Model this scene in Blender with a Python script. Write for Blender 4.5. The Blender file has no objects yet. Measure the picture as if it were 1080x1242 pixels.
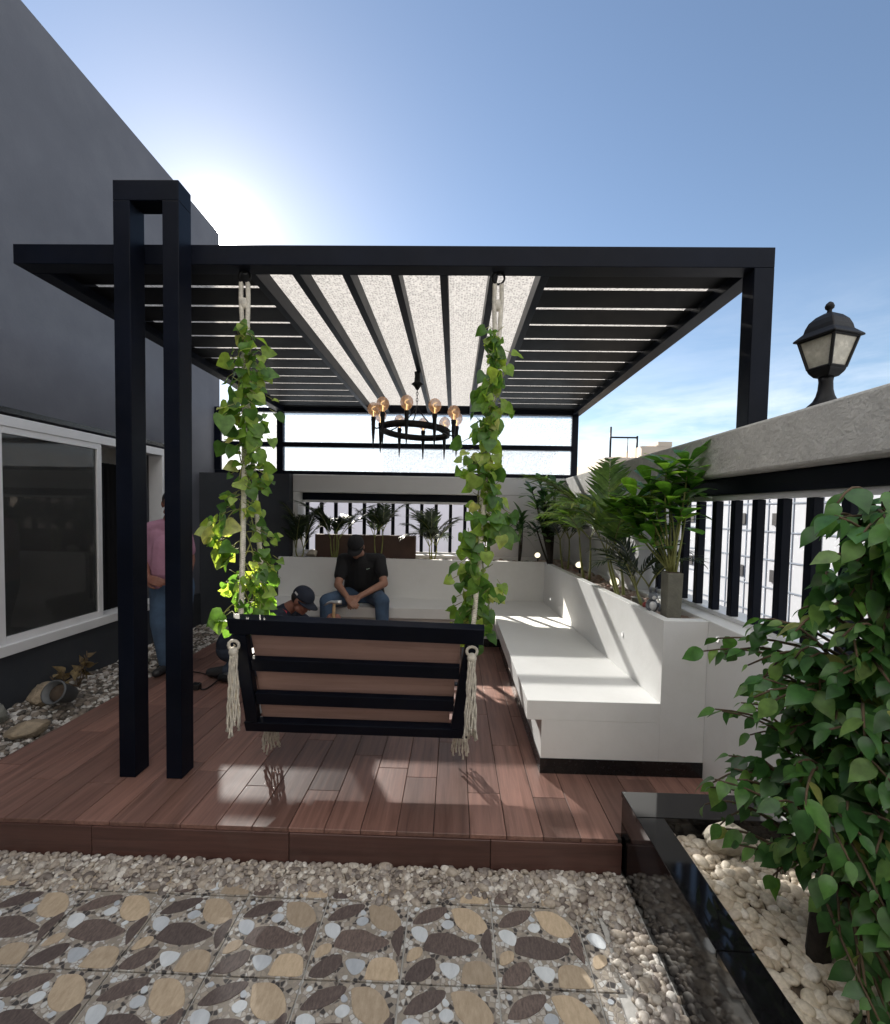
import bpy, math, random
import numpy as np
from mathutils import Vector, Matrix

random.seed(7)
RNG = np.random.default_rng(7)
S = bpy.context.scene
COL = S.collection
PI = math.pi

# ------------------------------------------------------------------ materials
def new_mat(name):
    m = bpy.data.materials.new(name)
    m.use_nodes = True
    nt = m.node_tree
    nt.nodes.clear()
    out = nt.nodes.new('ShaderNodeOutputMaterial')
    return m, nt, out

def N(nt, kind, **kw):
    n = nt.nodes.new(kind)
    for k, v in kw.items():
        if k in n.inputs:
            n.inputs[k].default_value = v
        else:
            setattr(n, k, v)
    return n

def L(nt, a, b):
    nt.links.new(a, b)

def ramp(nt, stops, interp='LINEAR'):
    r = nt.nodes.new('ShaderNodeValToRGB')
    r.color_ramp.interpolation = interp
    e = r.color_ramp.elements
    while len(e) > 1:
        e.remove(e[-1])
    e[0].position = stops[0][0]
    e[0].color = (*stops[0][1], 1)
    for p, c in stops[1:]:
        x = e.new(p)
        x.color = (*c, 1)
    return r

def mul_rgb(nt, a, b):
    m = nt.nodes.new('ShaderNodeMix')
    m.data_type = 'RGBA'
    m.blend_type = 'MULTIPLY'
    m.inputs['Factor'].default_value = 1
    L(nt, a, m.inputs[6])
    L(nt, b, m.inputs[7])
    return m.outputs[2]

def mix_rgb(nt, f, a, b):
    m = nt.nodes.new('ShaderNodeMix')
    m.data_type = 'RGBA'
    if hasattr(f, 'node'):
        L(nt, f, m.inputs['Factor'])
    else:
        m.inputs['Factor'].default_value = f
    for s, v in ((6, a), (7, b)):
        if hasattr(v, 'node'):
            L(nt, v, m.inputs[s])
        else:
            m.inputs[s].default_value = (*v, 1)
    return m.outputs[2]

def mat(name, col, rough=.5, metal=0., var=.15, scale=6., bump=0., bscale=60., spec=.5,
        col2=None, island=0., detail=5., stretch=(1, 1, 1), grime=0., gcol=(.05, .045, .04), gscale=1.5, rvar=.1, coat=0.):
    """plain surface: base colour broken up by noise, optional bump and stains"""
    m, nt, out = new_mat(name)
    p = N(nt, 'ShaderNodeBsdfPrincipled')
    p.inputs['Metallic'].default_value = metal
    p.inputs['Specular IOR Level'].default_value = spec
    p.inputs['Coat Weight'].default_value = coat
    tc = N(nt, 'ShaderNodeTexCoord')
    mp = N(nt, 'ShaderNodeMapping')
    mp.inputs['Scale'].default_value = stretch
    L(nt, tc.outputs['Object'], mp.inputs['Vector'])
    no = N(nt, 'ShaderNodeTexNoise', Scale=scale, Detail=detail, Roughness=.6)
    L(nt, mp.outputs['Vector'], no.inputs['Vector'])
    lo = tuple(max(0, c * (1 - var)) for c in col)
    hi = tuple(c * (1 + var) for c in (col2 or col))
    r = ramp(nt, [(.3, lo), (.7, hi)])
    L(nt, no.outputs['Fac'], r.inputs['Fac'])
    c = r.outputs['Color']
    if island:
        g = N(nt, 'ShaderNodeNewGeometry')
        ir = ramp(nt, [(0, (1 - island,) * 3), (1, (1 + island,) * 3)])
        L(nt, g.outputs['Random Per Island'], ir.inputs['Fac'])
        c = mul_rgb(nt, c, ir.outputs['Color'])
    if grime:
        gn = N(nt, 'ShaderNodeTexNoise', Scale=gscale, Detail=8., Roughness=.7)
        L(nt, tc.outputs['Object'], gn.inputs['Vector'])
        gr = ramp(nt, [(.48, (0, 0, 0)), (.72, (grime,) * 3)])
        L(nt, gn.outputs['Fac'], gr.inputs['Fac'])
        c = mix_rgb(nt, gr.outputs['Color'], c, gcol)
    L(nt, c, p.inputs['Base Color'])
    rr = N(nt, 'ShaderNodeMapRange')
    rr.inputs['To Min'].default_value = max(0.02, rough - rvar)
    rr.inputs['To Max'].default_value = min(1, rough + rvar)
    L(nt, no.outputs['Fac'], rr.inputs['Value'])
    L(nt, rr.outputs['Result'], p.inputs['Roughness'])
    if bump:
        bn = N(nt, 'ShaderNodeTexNoise', Scale=bscale, Detail=6., Roughness=.6)
        L(nt, mp.outputs['Vector'], bn.inputs['Vector'])
        b = N(nt, 'ShaderNodeBump', Strength=bump, Distance=.01)
        L(nt, bn.outputs['Fac'], b.inputs['Height'])
        L(nt, b.outputs['Normal'], p.inputs['Normal'])
    L(nt, p.outputs['BSDF'], out.inputs['Surface'])
    return m

def leaf_mat(name, stops, trans=.45, rough=.4, tcol=1.6):
    m, nt, out = new_mat(name)
    g = N(nt, 'ShaderNodeNewGeometry')
    r = ramp(nt, stops)
    L(nt, g.outputs['Random Per Island'], r.inputs['Fac'])
    tc = N(nt, 'ShaderNodeTexCoord')
    no = N(nt, 'ShaderNodeTexNoise', Scale=35., Detail=3.)
    L(nt, tc.outputs['Object'], no.inputs['Vector'])
    rr = ramp(nt, [(.3, (.7, .7, .7)), (.7, (1.25, 1.25, 1.2))])
    L(nt, no.outputs['Fac'], rr.inputs['Fac'])
    c = mul_rgb(nt, r.outputs['Color'], rr.outputs['Color'])
    p = N(nt, 'ShaderNodeBsdfPrincipled', Roughness=rough)
    L(nt, c, p.inputs['Base Color'])
    t = N(nt, 'ShaderNodeBsdfTranslucent')
    k = N(nt, 'ShaderNodeRGB')
    k.outputs[0].default_value = (tcol * 1.1, tcol, tcol * .5, 1)
    L(nt, mul_rgb(nt, c, k.outputs[0]), t.inputs['Color'])
    mx = N(nt, 'ShaderNodeMixShader', Fac=trans)
    L(nt, p.outputs[0], mx.inputs[1])
    L(nt, t.outputs[0], mx.inputs[2])
    L(nt, mx.outputs[0], out.inputs['Surface'])
    return m

def frosted_mat(name, clear, tint, bscale, bstr, gloss=.08, pattern=.25, rnd=.75):
    """patterned obscure glass: part clear, part scattering, pressed relief"""
    m, nt, out = new_mat(name)
    tc = N(nt, 'ShaderNodeTexCoord')
    vo = N(nt, 'ShaderNodeTexVoronoi', Scale=bscale)
    vo.inputs['Randomness'].default_value = rnd
    L(nt, tc.outputs['Object'], vo.inputs['Vector'])
    bp = N(nt, 'ShaderNodeBump', Strength=bstr, Distance=.01)
    L(nt, vo.outputs['Distance'], bp.inputs['Height'])
    pr = ramp(nt, [(.1, tuple(c * (1 - pattern) for c in tint)), (.55, tint)])
    L(nt, vo.outputs['Distance'], pr.inputs['Fac'])
    t = N(nt, 'ShaderNodeBsdfTranslucent')
    L(nt, pr.outputs['Color'], t.inputs['Color'])
    L(nt, bp.outputs['Normal'], t.inputs['Normal'])
    tr = N(nt, 'ShaderNodeBsdfTransparent')
    tr.inputs['Color'].default_value = (.95, .97, 1, 1)
    mx = N(nt, 'ShaderNodeMixShader', Fac=clear)
    L(nt, t.outputs[0], mx.inputs[1])
    L(nt, tr.outputs[0], mx.inputs[2])
    gl = N(nt, 'ShaderNodeBsdfGlossy', Roughness=.15)
    L(nt, bp.outputs['Normal'], gl.inputs['Normal'])
    m2 = N(nt, 'ShaderNodeMixShader', Fac=gloss)
    L(nt, mx.outputs[0], m2.inputs[1])
    L(nt, gl.outputs[0], m2.inputs[2])
    L(nt, m2.outputs[0], out.inputs['Surface'])
    return m

def glass_mat(name, tint, refl=1.0, rough=.02, veil=0.):
    m, nt, out = new_mat(name)
    fr = N(nt, 'ShaderNodeFresnel', IOR=1.5)
    tr = N(nt, 'ShaderNodeBsdfTransparent')
    tr.inputs['Color'].default_value = (*tint, 1)
    gl = N(nt, 'ShaderNodeBsdfGlossy', Roughness=rough)
    gl.inputs['Color'].default_value = (refl, refl, refl, 1)
    mx = N(nt, 'ShaderNodeMixShader')
    L(nt, fr.outputs[0], mx.inputs['Fac'])
    L(nt, tr.outputs[0], mx.inputs[1])
    L(nt, gl.outputs[0], mx.inputs[2])
    res = mx.outputs[0]
    if veil:  # diffuse veil: haze put into the glass to lighten a dark pane
        df = N(nt, 'ShaderNodeBsdfDiffuse')
        df.inputs['Color'].default_value = (.6, .6, .58, 1)
        no = N(nt, 'ShaderNodeTexNoise', Scale=1.7, Detail=7., Roughness=.65)
        tc = N(nt, 'ShaderNodeTexCoord')
        L(nt, tc.outputs['Object'], no.inputs['Vector'])
        mr = N(nt, 'ShaderNodeMapRange')
        mr.inputs['To Min'].default_value = veil * .5
        mr.inputs['To Max'].default_value = veil * 1.5
        L(nt, no.outputs['Fac'], mr.inputs['Value'])
        m3 = N(nt, 'ShaderNodeMixShader')
        L(nt, mr.outputs[0], m3.inputs['Fac'])
        L(nt, res, m3.inputs[1])
        L(nt, df.outputs[0], m3.inputs[2])
        res = m3.outputs[0]
    L(nt, res, out.inputs['Surface'])
    return m

def emit_mat(name, col, s):
    m, nt, out = new_mat(name)
    e = N(nt, 'ShaderNodeEmission', Strength=s)
    e.inputs['Color'].default_value = (*col, 1)
    L(nt, e.outputs[0], out.inputs['Surface'])
    return m

def wood_tile_mat(name, lo, hi, rough=.36, along='Y', island=.28):
    m, nt, out = new_mat(name)
    tc = N(nt, 'ShaderNodeTexCoord')
    g = N(nt, 'ShaderNodeNewGeometry')
    mp = N(nt, 'ShaderNodeMapping')
    mp.inputs['Scale'].default_value = (34, 1.6, 34) if along == 'Y' else (1.6, 34, 34)
    L(nt, tc.outputs['Object'], mp.inputs['Vector'])
    off = N(nt, 'ShaderNodeVectorMath', operation='SCALE')
    off.inputs[0].default_value = (37, 91, 53)
    L(nt, g.outputs['Random Per Island'], off.inputs['Scale'])
    ad = N(nt, 'ShaderNodeVectorMath', operation='ADD')
    L(nt, mp.outputs[0], ad.inputs[0])
    L(nt, off.outputs[0], ad.inputs[1])
    no = N(nt, 'ShaderNodeTexNoise', Scale=1., Detail=7., Roughness=.62, Distortion=.7)
    L(nt, ad.outputs[0], no.inputs['Vector'])
    r = ramp(nt, [(.28, lo), (.5, tuple((a + b) / 2 for a, b in zip(lo, hi))), (.72, hi)])
    L(nt, no.outputs['Fac'], r.inputs['Fac'])
    ir = ramp(nt, [(0, (1 - island,) * 3), (1, (1 + island, 1 + island * .9, 1 + island * .8))])
    L(nt, g.outputs['Random Per Island'], ir.inputs['Fac'])
    c = mul_rgb(nt, r.outputs['Color'], ir.outputs['Color'])
    dn = N(nt, 'ShaderNodeTexNoise', Scale=2.2, Detail=8., Roughness=.7)
    L(nt, tc.outputs['Object'], dn.inputs['Vector'])
    dr = ramp(nt, [(.5, (0, 0, 0)), (.8, (.35, .35, .35))])
    L(nt, dn.outputs['Fac'], dr.inputs['Fac'])
    c = mix_rgb(nt, dr.outputs['Color'], c, (.16, .12, .1))
    p = N(nt, 'ShaderNodeBsdfPrincipled')
    L(nt, c, p.inputs['Base Color'])
    rr = N(nt, 'ShaderNodeMapRange')
    rr.inputs['To Min'].default_value = rough - .08
    rr.inputs['To Max'].default_value = rough + .14
    L(nt, dn.outputs['Fac'], rr.inputs['Value'])
    L(nt, rr.outputs[0], p.inputs['Roughness'])
    b = N(nt, 'ShaderNodeBump', Strength=.25, Distance=.003)
    L(nt, no.outputs['Fac'], b.inputs['Height'])
    L(nt, b.outputs['Normal'], p.inputs['Normal'])
    L(nt, p.outputs[0], out.inputs['Surface'])
    return m

def stone_mat(name, stops, rough=.55, bump=.15, bscale=90.):
    """pebbles: one colour per stone"""
    m, nt, out = new_mat(name)
    g = N(nt, 'ShaderNodeNewGeometry')
    r = ramp(nt, stops)
    L(nt, g.outputs['Random Per Island'], r.inputs['Fac'])
    tc = N(nt, 'ShaderNodeTexCoord')
    no = N(nt, 'ShaderNodeTexNoise', Scale=bscale, Detail=5.)
    L(nt, tc.outputs['Object'], no.inputs['Vector'])
    rr = ramp(nt, [(.25, (.7, .68, .66)), (.75, (1.2, 1.2, 1.2))])
    L(nt, no.outputs['Fac'], rr.inputs['Fac'])
    p = N(nt, 'ShaderNodeBsdfPrincipled', Roughness=rough)
    L(nt, mul_rgb(nt, r.outputs['Color'], rr.outputs['Color']), p.inputs['Base Color'])
    b = N(nt, 'ShaderNodeBump', Strength=bump, Distance=.004)
    L(nt, no.outputs['Fac'], b.inputs['Height'])
    L(nt, b.outputs['Normal'], p.inputs['Normal'])
    L(nt, p.outputs[0], out.inputs['Surface'])
    return m

def pebble_tile_mat(name):
    """small mixed chippings printed between the big stones of the paving tile"""
    m, nt, out = new_mat(name)
    tc = N(nt, 'ShaderNodeTexCoord')
    vo = N(nt, 'ShaderNodeTexVoronoi', Scale=62.)
    L(nt, tc.outputs['Object'], vo.inputs['Vector'])
    sep = N(nt, 'ShaderNodeSeparateColor')
    L(nt, vo.outputs['Color'], sep.inputs[0])
    r = ramp(nt, [(0, (.05, .045, .045)), (.16, (.10, .085, .075)), (.2, (.33, .29, .24)), (.42, (.42, .39, .35)),
                  (.6, (.27, .24, .2)), (.8, (.50, .50, .49)), (1, (.58, .6, .62))], 'CONSTANT')
    L(nt, sep.outputs[0], r.inputs['Fac'])
    ve = N(nt, 'ShaderNodeTexVoronoi', Scale=62., feature='DISTANCE_TO_EDGE')
    L(nt, tc.outputs['Object'], ve.inputs['Vector'])
    er = ramp(nt, [(.02, (0, 0, 0)), (.12, (1, 1, 1))])
    L(nt, ve.outputs['Distance'], er.inputs['Fac'])
    c = mix_rgb(nt, er.outputs['Color'], (.26, .23, .2), r.outputs['Color'])
    p = N(nt, 'ShaderNodeBsdfPrincipled', Roughness=.6)
    L(nt, c, p.inputs['Base Color'])
    b = N(nt, 'ShaderNodeBump', Strength=.35, Distance=.003)
    L(nt, er.outputs['Color'], b.inputs['Height'])
    L(nt, b.outputs['Normal'], p.inputs['Normal'])
    L(nt, p.outputs[0], out.inputs['Surface'])
    return m

def slab_stone_mat(name, lo, hi, streak):
    """the printed flat stones of the tile: fine vertical streaks"""
    m, nt, out = new_mat(name)
    tc = N(nt, 'ShaderNodeTexCoord')
    mp = N(nt, 'ShaderNodeMapping')
    mp.inputs['Scale'].default_value = (1, .35, 1)
    L(nt, tc.outputs['Object'], mp.inputs['Vector'])
    no = N(nt, 'ShaderNodeTexNoise', Scale=streak, Detail=8., Roughness=.75)
    L(nt, mp.outputs[0], no.inputs['Vector'])
    r = ramp(nt, [(.3, lo), (.7, hi)])
    L(nt, no.outputs['Fac'], r.inputs['Fac'])
    g = N(nt, 'ShaderNodeNewGeometry')
    ir = ramp(nt, [(0, (.78, .78, .8)), (1, (1.25, 1.22, 1.18))])
    L(nt, g.outputs['Random Per Island'], ir.inputs['Fac'])
    p = N(nt, 'ShaderNodeBsdfPrincipled', Roughness=.58)
    L(nt, mul_rgb(nt, r.outputs['Color'], ir.outputs['Color']), p.inputs['Base Color'])
    b = N(nt, 'ShaderNodeBump', Strength=.2, Distance=.002)
    L(nt, no.outputs['Fac'], b.inputs['Height'])
    L(nt, b.outputs['Normal'], p.inputs['Normal'])
    L(nt, p.outputs[0], out.inputs['Surface'])
    return m

MT = {}
MT['steel'] = mat('black_painted_steel', (.0042, .0058, .0115), .42, var=.3, scale=3, bump=.03, bscale=25, grime=.12, gcol=(.03, .028, .028), gscale=4, spec=.09)
MT['slat'] = mat('dark_slat_paint', (.004, .004, .0045), .5, var=.3, scale=4, spec=.08)
MT['iron'] = mat('black_iron', (.006, .006, .007), .5, var=.3, scale=12, bump=.1, spec=.2)
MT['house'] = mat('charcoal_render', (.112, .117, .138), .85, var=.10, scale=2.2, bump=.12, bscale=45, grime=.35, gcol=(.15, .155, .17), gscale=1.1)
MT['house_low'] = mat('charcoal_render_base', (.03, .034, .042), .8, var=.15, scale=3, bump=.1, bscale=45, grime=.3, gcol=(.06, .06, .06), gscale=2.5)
MT['white'] = mat('white_wall_paint', (.74, .74, .73), .6, var=.03, scale=2, bump=.22, bscale=9, grime=.28, gcol=(.55, .54, .51), gscale=1.6)
MT['bounce_wall'] = mat('beige_bounce_paint', (.36, .34, .31), .85, var=.06, scale=2, bump=.2, bscale=20)
MT['offwhite'] = mat('grey_white_wall_paint', (.60, .60, .60), .7, var=.04, scale=2, bump=.1, bscale=30, grime=.18, gcol=(.42, .41, .39), gscale=2)
MT['concrete'] = mat('rough_render', (.52, .505, .475), .9, var=.12, scale=9, bump=.75, bscale=38, grime=.3, gcol=(.33, .32, .30), gscale=3)
MT['alu'] = mat('white_aluminium', (.68, .68, .69), .4, var=.05, scale=5)
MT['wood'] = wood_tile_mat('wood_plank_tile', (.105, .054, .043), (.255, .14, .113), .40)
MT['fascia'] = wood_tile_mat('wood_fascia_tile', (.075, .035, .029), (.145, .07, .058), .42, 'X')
MT['grout'] = mat('dark_grout', (.025, .018, .016), .9)
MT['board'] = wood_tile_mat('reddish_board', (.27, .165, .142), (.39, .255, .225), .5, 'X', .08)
MT['black_gloss'] = mat('black_granite', (.007, .007, .008), .07, var=.6, scale=160, spec=.5, rvar=.03)
MT['skirt'] = mat('black_skirting', (.008, .008, .009), .25, var=.4, scale=60)
MT['grout_light'] = mat('grey_grout', (.44, .43, .41), .9, var=.2, scale=30)
MT['tile_base'] = pebble_tile_mat('tile_chippings')
MT['tile_dark'] = slab_stone_mat('tile_dark_stone', (.05, .037, .035), (.17, .132, .12), 130)
MT['tile_beige'] = slab_stone_mat('tile_beige_stone', (.33, .26, .18), (.50, .41, .305), 75)
MT['tile_blue'] = slab_stone_mat('tile_pale_stone', (.42, .46, .50), (.58, .62, .66), 30)
MT['peb_front'] = stone_mat('river_pebble', [(0, (.13, .11, .10)), (.2, (.29, .25, .215)), (.45, (.40, .35, .29)), (.65, (.26, .235, .22)), (.82, (.54, .50, .44)), (1, (.64, .62, .59))])
MT['peb_white'] = stone_mat('cream_pebble', [(0, (.4, .33, .25)), (.3, (.55, .48, .38)), (.6, (.62, .56, .47)), (.85, (.5, .42, .33)), (1, (.7, .66, .6))], .5)
MT['peb_mix'] = stone_mat('planter_stone', [(0, (.16, .1, .08)), (.25, (.38, .28, .22)), (.5, (.45, .38, .32)), (.7, (.3, .17, .13)), (.85, (.5, .46, .42)), (1, (.2, .19, .18))])
MT['peb_left'] = stone_mat('rubble_stone', [(0, (.05, .045, .04)), (.3, (.13, .11, .09)), (.55, (.24, .2, .165)), (.75, (.42, .40, .38)), (1, (.6, .58, .55))], .7)
MT['soil'] = mat('soil', (.07, .05, .035), .95, var=.4, scale=25, bump=.8, bscale=50)
MT['rock'] = mat('beige_rock', (.25, .2, .14), .85, var=.35, scale=12, bump=.6, bscale=30, grime=.5, gcol=(.09, .08, .065), gscale=9)
MT['rock_grey'] = mat('grey_rock', (.17, .17, .15), .85, var=.35, scale=12, bump=.6, bscale=30)
MT['rock_pale'] = mat('pale_rock', (.42, .38, .31), .8, var=.3, scale=14, bump=.5, bscale=26, grime=.5, gcol=(.12, .11, .1), gscale=8)
MT['vine'] = leaf_mat('pothos_leaf', [(0, (.05, .125, .032)), (.4, (.095, .21, .042)), (.72, (.18, .31, .055)), (.93, (.32, .43, .09)), (1, (.48, .50, .22))], .56, .38)
MT['ficus'] = leaf_mat('ficus_leaf', [(0, (.028, .085, .026)), (.5, (.06, .165, .045)), (.82, (.10, .235, .058)), (.97, (.19, .31, .085)), (1, (.34, .33, .12))], .42, .36)
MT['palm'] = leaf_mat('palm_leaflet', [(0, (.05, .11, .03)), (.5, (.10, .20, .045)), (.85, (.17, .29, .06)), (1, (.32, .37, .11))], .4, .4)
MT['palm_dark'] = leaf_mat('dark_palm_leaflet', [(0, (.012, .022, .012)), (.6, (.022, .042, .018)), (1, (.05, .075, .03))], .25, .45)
MT['broad'] = leaf_mat('glossy_broad_leaf', [(0, (.04, .11, .028)), (.5, (.085, .23, .042)), (.8, (.17, .39, .065)), (1, (.28, .52, .09))], .5, .3)
MT['bush'] = leaf_mat('dark_bush_leaf', [(0, (.018, .055, .023)), (.6, (.034, .10, .036)), (.9, (.09, .19, .06)), (1, (.19, .32, .13))], .3, .4)
MT['dry'] = leaf_mat('dry_leaf', [(0, (.13, .09, .05)), (1, (.25, .19, .1))], .2, .8)
MT['bark'] = mat('dark_bark', (.028, .022, .018), .9, var=.4, scale=30, bump=.7, bscale=40)
MT['twig'] = mat('brown_twig', (.09, .06, .035), .85, var=.3, scale=30)
MT['stem'] = mat('yellow_green_stem', (.2, .21, .06), .55, var=.3, scale=14)
MT['rope'] = mat('cotton_rope', (.56, .52, .45), .95, var=.2, scale=40, bump=.6, bscale=180, col2=(.62, .58, .5))
MT['clear_glass'] = glass_mat('dark_window_glass', (.75, .77, .79), .6, .02, .05)
MT['screen'] = frosted_mat('frosted_screen_glass', .60, (.44, .49, .54), 40, .8, .06, .5)
MT['screen_dense'] = frosted_mat('denser_frosted_glass', .26, (.6, .61, .62), 45, .8, .06, .25)
MT['roof_glass'] = frosted_mat('patterned_roof_glass', .10, (.55, .535, .52), 58, .8, .05, .55, .6)
MT['lamp_glass'] = mat('seeded_lamp_glass', (.42, .40, .34), .25, var=.25, scale=30)
MT['bulb'] = frosted_mat('amber_bulb_glass', .50, (.78, .50, .30), 5, .05, .12, .1)
MT['filament'] = emit_mat('filament_glow', (1, .62, .25), 1.6)
MT['led'] = emit_mat('led_lens', (1, .88, .62), .55)
MT['led_cool'] = emit_mat('small_led', (1, .97, .9), .35)
MT['interior'] = mat('dim_room', (.5, .5, .48), .9)
MT['interior_light'] = mat('room_bulkhead', (.8, .76, .72), .9)
MT['brown_box'] = mat('brown_planter_paint', (.072, .038, .028), .6, var=.2, scale=6)
MT['slate'] = mat('grey_green_slate', (.15, .145, .115), .8, var=.25, scale=18, bump=.3, bscale=60)
MT['bldg_white'] = mat('far_white_facade', (.29, .305, .34), .8, var=.08, scale=.6)
MT['bldg_joint'] = mat('far_joint', (.12, .145, .19), .8)
MT['bldg_dark'] = mat('far_dark_window', (.02, .02, .025), .3)
MT['bldg_lilac'] = mat('far_lilac_wall', (.60, .59, .66), .8, var=.04, scale=.5)
MT['bldg_grey'] = mat('far_grey_wall', (.42, .45, .5), .8, var=.06, scale=.5)
MT['bldg_sand'] = mat('far_sand_wall', (.42, .36, .30), .9, var=.08, scale=1.5, bump=.2)
MT['ground'] = mat('city_ground', (.2, .19, .18), .9, var=.2, scale=.2)
MT['skin'] = mat('skin', (.33, .17, .115), .55, var=.08, scale=30)
MT['skin_dark'] = mat('tanned_skin', (.24, .105, .075), .5, var=.1, scale=30)
MT['black_cloth'] = mat('black_cotton', (.008, .008, .010), .9, var=.3, scale=25, bump=.2, bscale=60)
MT['navy_cloth'] = mat('navy_cotton', (.012, .017, .032), .85, var=.2, scale=25, bump=.2, bscale=60)
MT['pink_cloth'] = mat('pink_cotton', (.37, .19, .27), .9, var=.12, scale=9, bump=.35, bscale=14)
MT['denim'] = mat('blue_denim', (.055, .095, .16), .9, var=.3, scale=8, bump=.3, bscale=16)
MT['denim_dark'] = mat('dark_denim', (.035, .045, .07), .9, var=.3, scale=10, bump=.2, bscale=18)
MT['shoe'] = mat('dark_shoe', (.02, .02, .022), .6)
MT['hair'] = mat('black_hair', (.01, .008, .007), .6)
MT['eye'] = mat('dark_eye', (.02, .014, .01), .2)
MT['patch_white'] = mat('white_patch', (.7, .7, .7), .8)
MT['patch_red'] = mat('red_patch', (.5, .03, .05), .8)
MT['patch_green'] = mat('pale_green_print', (.4, .52, .42), .8)
MT['handle_wood'] = mat('tan_handle', (.4, .26, .13), .5, var=.2, scale=20)
MT['bright_steel'] = mat('worn_steel', (.6, .6, .58), .3, metal=.8, var=.15, scale=20)
MT['plastic'] = mat('black_plastic', (.012, .012, .013), .4)
MT['grey_plastic'] = mat('grey_plastic', (.09, .095, .10), .5)
MT['ornament'] = mat('grey_ceramic', (.13, .14, .16), .35, var=.4, scale=20)
MT['ornament_w'] = mat('white_ceramic', (.7, .7, .7), .35)
MT['red_stone'] = mat('red_brown_stone', (.28, .055, .05), .6, var=.3, scale=20)

# ------------------------------------------------------------------ mesh building
ORI = {}   # world origin of each object that parents others

class MB:
    """collects geometry in WORLD coordinates; build() links it as one mesh object"""
    def __init__(self):
        self.v, self.f, self.mi, self.cur = [], [], [], 0

    def add(self, vs, fs):
        o = len(self.v)
        self.v.extend([tuple(p) for p in vs])
        for f in fs:
            self.f.append(tuple(i + o for i in f))
            self.mi.append(self.cur)

    def box(self, x0, x1, y0, y1, z0, z1):
        x0, x1 = sorted((x0, x1)); y0, y1 = sorted((y0, y1)); z0, z1 = sorted((z0, z1))
        self.add([(x0, y0, z0), (x1, y0, z0), (x1, y1, z0), (x0, y1, z0), (x0, y0, z1), (x1, y0, z1), (x1, y1, z1), (x0, y1, z1)],
                 [(0, 3, 2, 1), (4, 5, 6, 7), (0, 1, 5, 4), (1, 2, 6, 5), (2, 3, 7, 6), (3, 0, 4, 7)])
        return self

    def hexa(self, p):
        """eight corners: bottom ring then top ring, both counter-clockwise from above"""
        self.add(p, [(0, 3, 2, 1), (4, 5, 6, 7), (0, 1, 5, 4), (1, 2, 6, 5), (2, 3, 7, 6), (3, 0, 4, 7)])
        return self

    def prism(self, poly, z0, z1):
        n = len(poly)
        self.add([(x, y, z0) for x, y in poly] + [(x, y, z1) for x, y in poly],
                 [tuple(range(n - 1, -1, -1)), tuple(range(n, 2 * n))] + [(i, (i + 1) % n, n + (i + 1) % n, n + i) for i in range(n)])
        return self

    def bar(self, a, b, w, h, up=(0, 0, 1)):
        """rectangular bar from a to b, w across, h along 'up'"""
        a, b = Vector(a), Vector(b)
        t = (b - a).normalized()
        u = Vector(up)
        s = t.cross(u).normalized()
        u = s.cross(t).normalized()
        c = [(-1, -1), (1, -1), (1, 1), (-1, 1)]
        pa = [a + s * (w / 2 * i) + u * (h / 2 * j) for i, j in c]
        pb = [b + s * (w / 2 * i) + u * (h / 2 * j) for i, j in c]
        self.add(pa + pb, [(0, 1, 2, 3), (7, 6, 5, 4), (0, 4, 5, 1), (1, 5, 6, 2), (2, 6, 7, 3), (3, 7, 4, 0)])
        return self

    def tube(self, pts, rad, n=8, closed=False):
        pts = [Vector(p) for p in pts]
        m = len(pts)
        if not hasattr(rad, '__len__'):
            rad = [rad] * m
        vs, fs = [], []
        prev = None
        for i, p in enumerate(pts):
            if closed:
                t = pts[(i + 1) % m] - pts[i - 1]
            else:
                t = pts[min(i + 1, m - 1)] - pts[max(i - 1, 0)]
            if t.length < 1e-9:
                t = Vector((0, 0, 1))
            t.normalize()
            if prev is None:
                a = Vector((0, 0, 1)) if abs(t.z) < .9 else Vector((1, 0, 0))
                u = t.cross(a).normalized()
            else:
                u = (prev - t * prev.dot(t)).normalized()
            prev = u
            w = t.cross(u)
            for k in range(n):
                q = 2 * PI * k / n
                vs.append(p + (u * math.cos(q) + w * math.sin(q)) * rad[i])
        rng = m if closed else m - 1
        for i in range(rng):
            j = (i + 1) % m
            for k in range(n):
                l = (k + 1) % n
                fs.append((i * n + k, i * n + l, j * n + l, j * n + k))
        if not closed:
            fs.append(tuple(range(n - 1, -1, -1)))
            fs.append(tuple(range((m - 1) * n, m * n)))
        self.add(vs, fs)
        return self

    def lathe(self, prof, c, n=24, rot=0.):
        """profile of (radius, z) from bottom to top round the vertical axis at c"""
        vs, fs = [], []
        for r, z in prof:
            for k in range(n):
                q = 2 * PI * k / n + rot
                vs.append((c[0] + r * math.cos(q), c[1] + r * math.sin(q), c[2] + z))
        m = len(prof)
        for i in range(m - 1):
            for k in range(n):
                l = (k + 1) % n
                fs.append((i * n + k, i * n + l, (i + 1) * n + l, (i + 1) * n + k))
        fs.append(tuple(range(n - 1, -1, -1)))
        fs.append(tuple(range((m - 1) * n, m * n)))
        self.add(vs, fs)
        return self

    def ball(self, c, r, n=12, m=8, sq=(1, 1, 1), R=None):
        vs, fs = [], []
        for i in range(m + 1):
            th = PI * i / m
            for k in range(n):
                q = 2 * PI * k / n
                p = Vector((r * sq[0] * math.sin(th) * math.cos(q), r * sq[1] * math.sin(th) * math.sin(q), -r * sq[2] * math.cos(th)))
                if R is not None:
                    p = R @ p
                vs.append(Vector(c) + p)
        for i in range(m):
            for k in range(n):
                l = (k + 1) % n
                fs.append((i * n + k, i * n + l, (i + 1) * n + l, (i + 1) * n + k))
        self.add(vs, fs)
        return self

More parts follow.
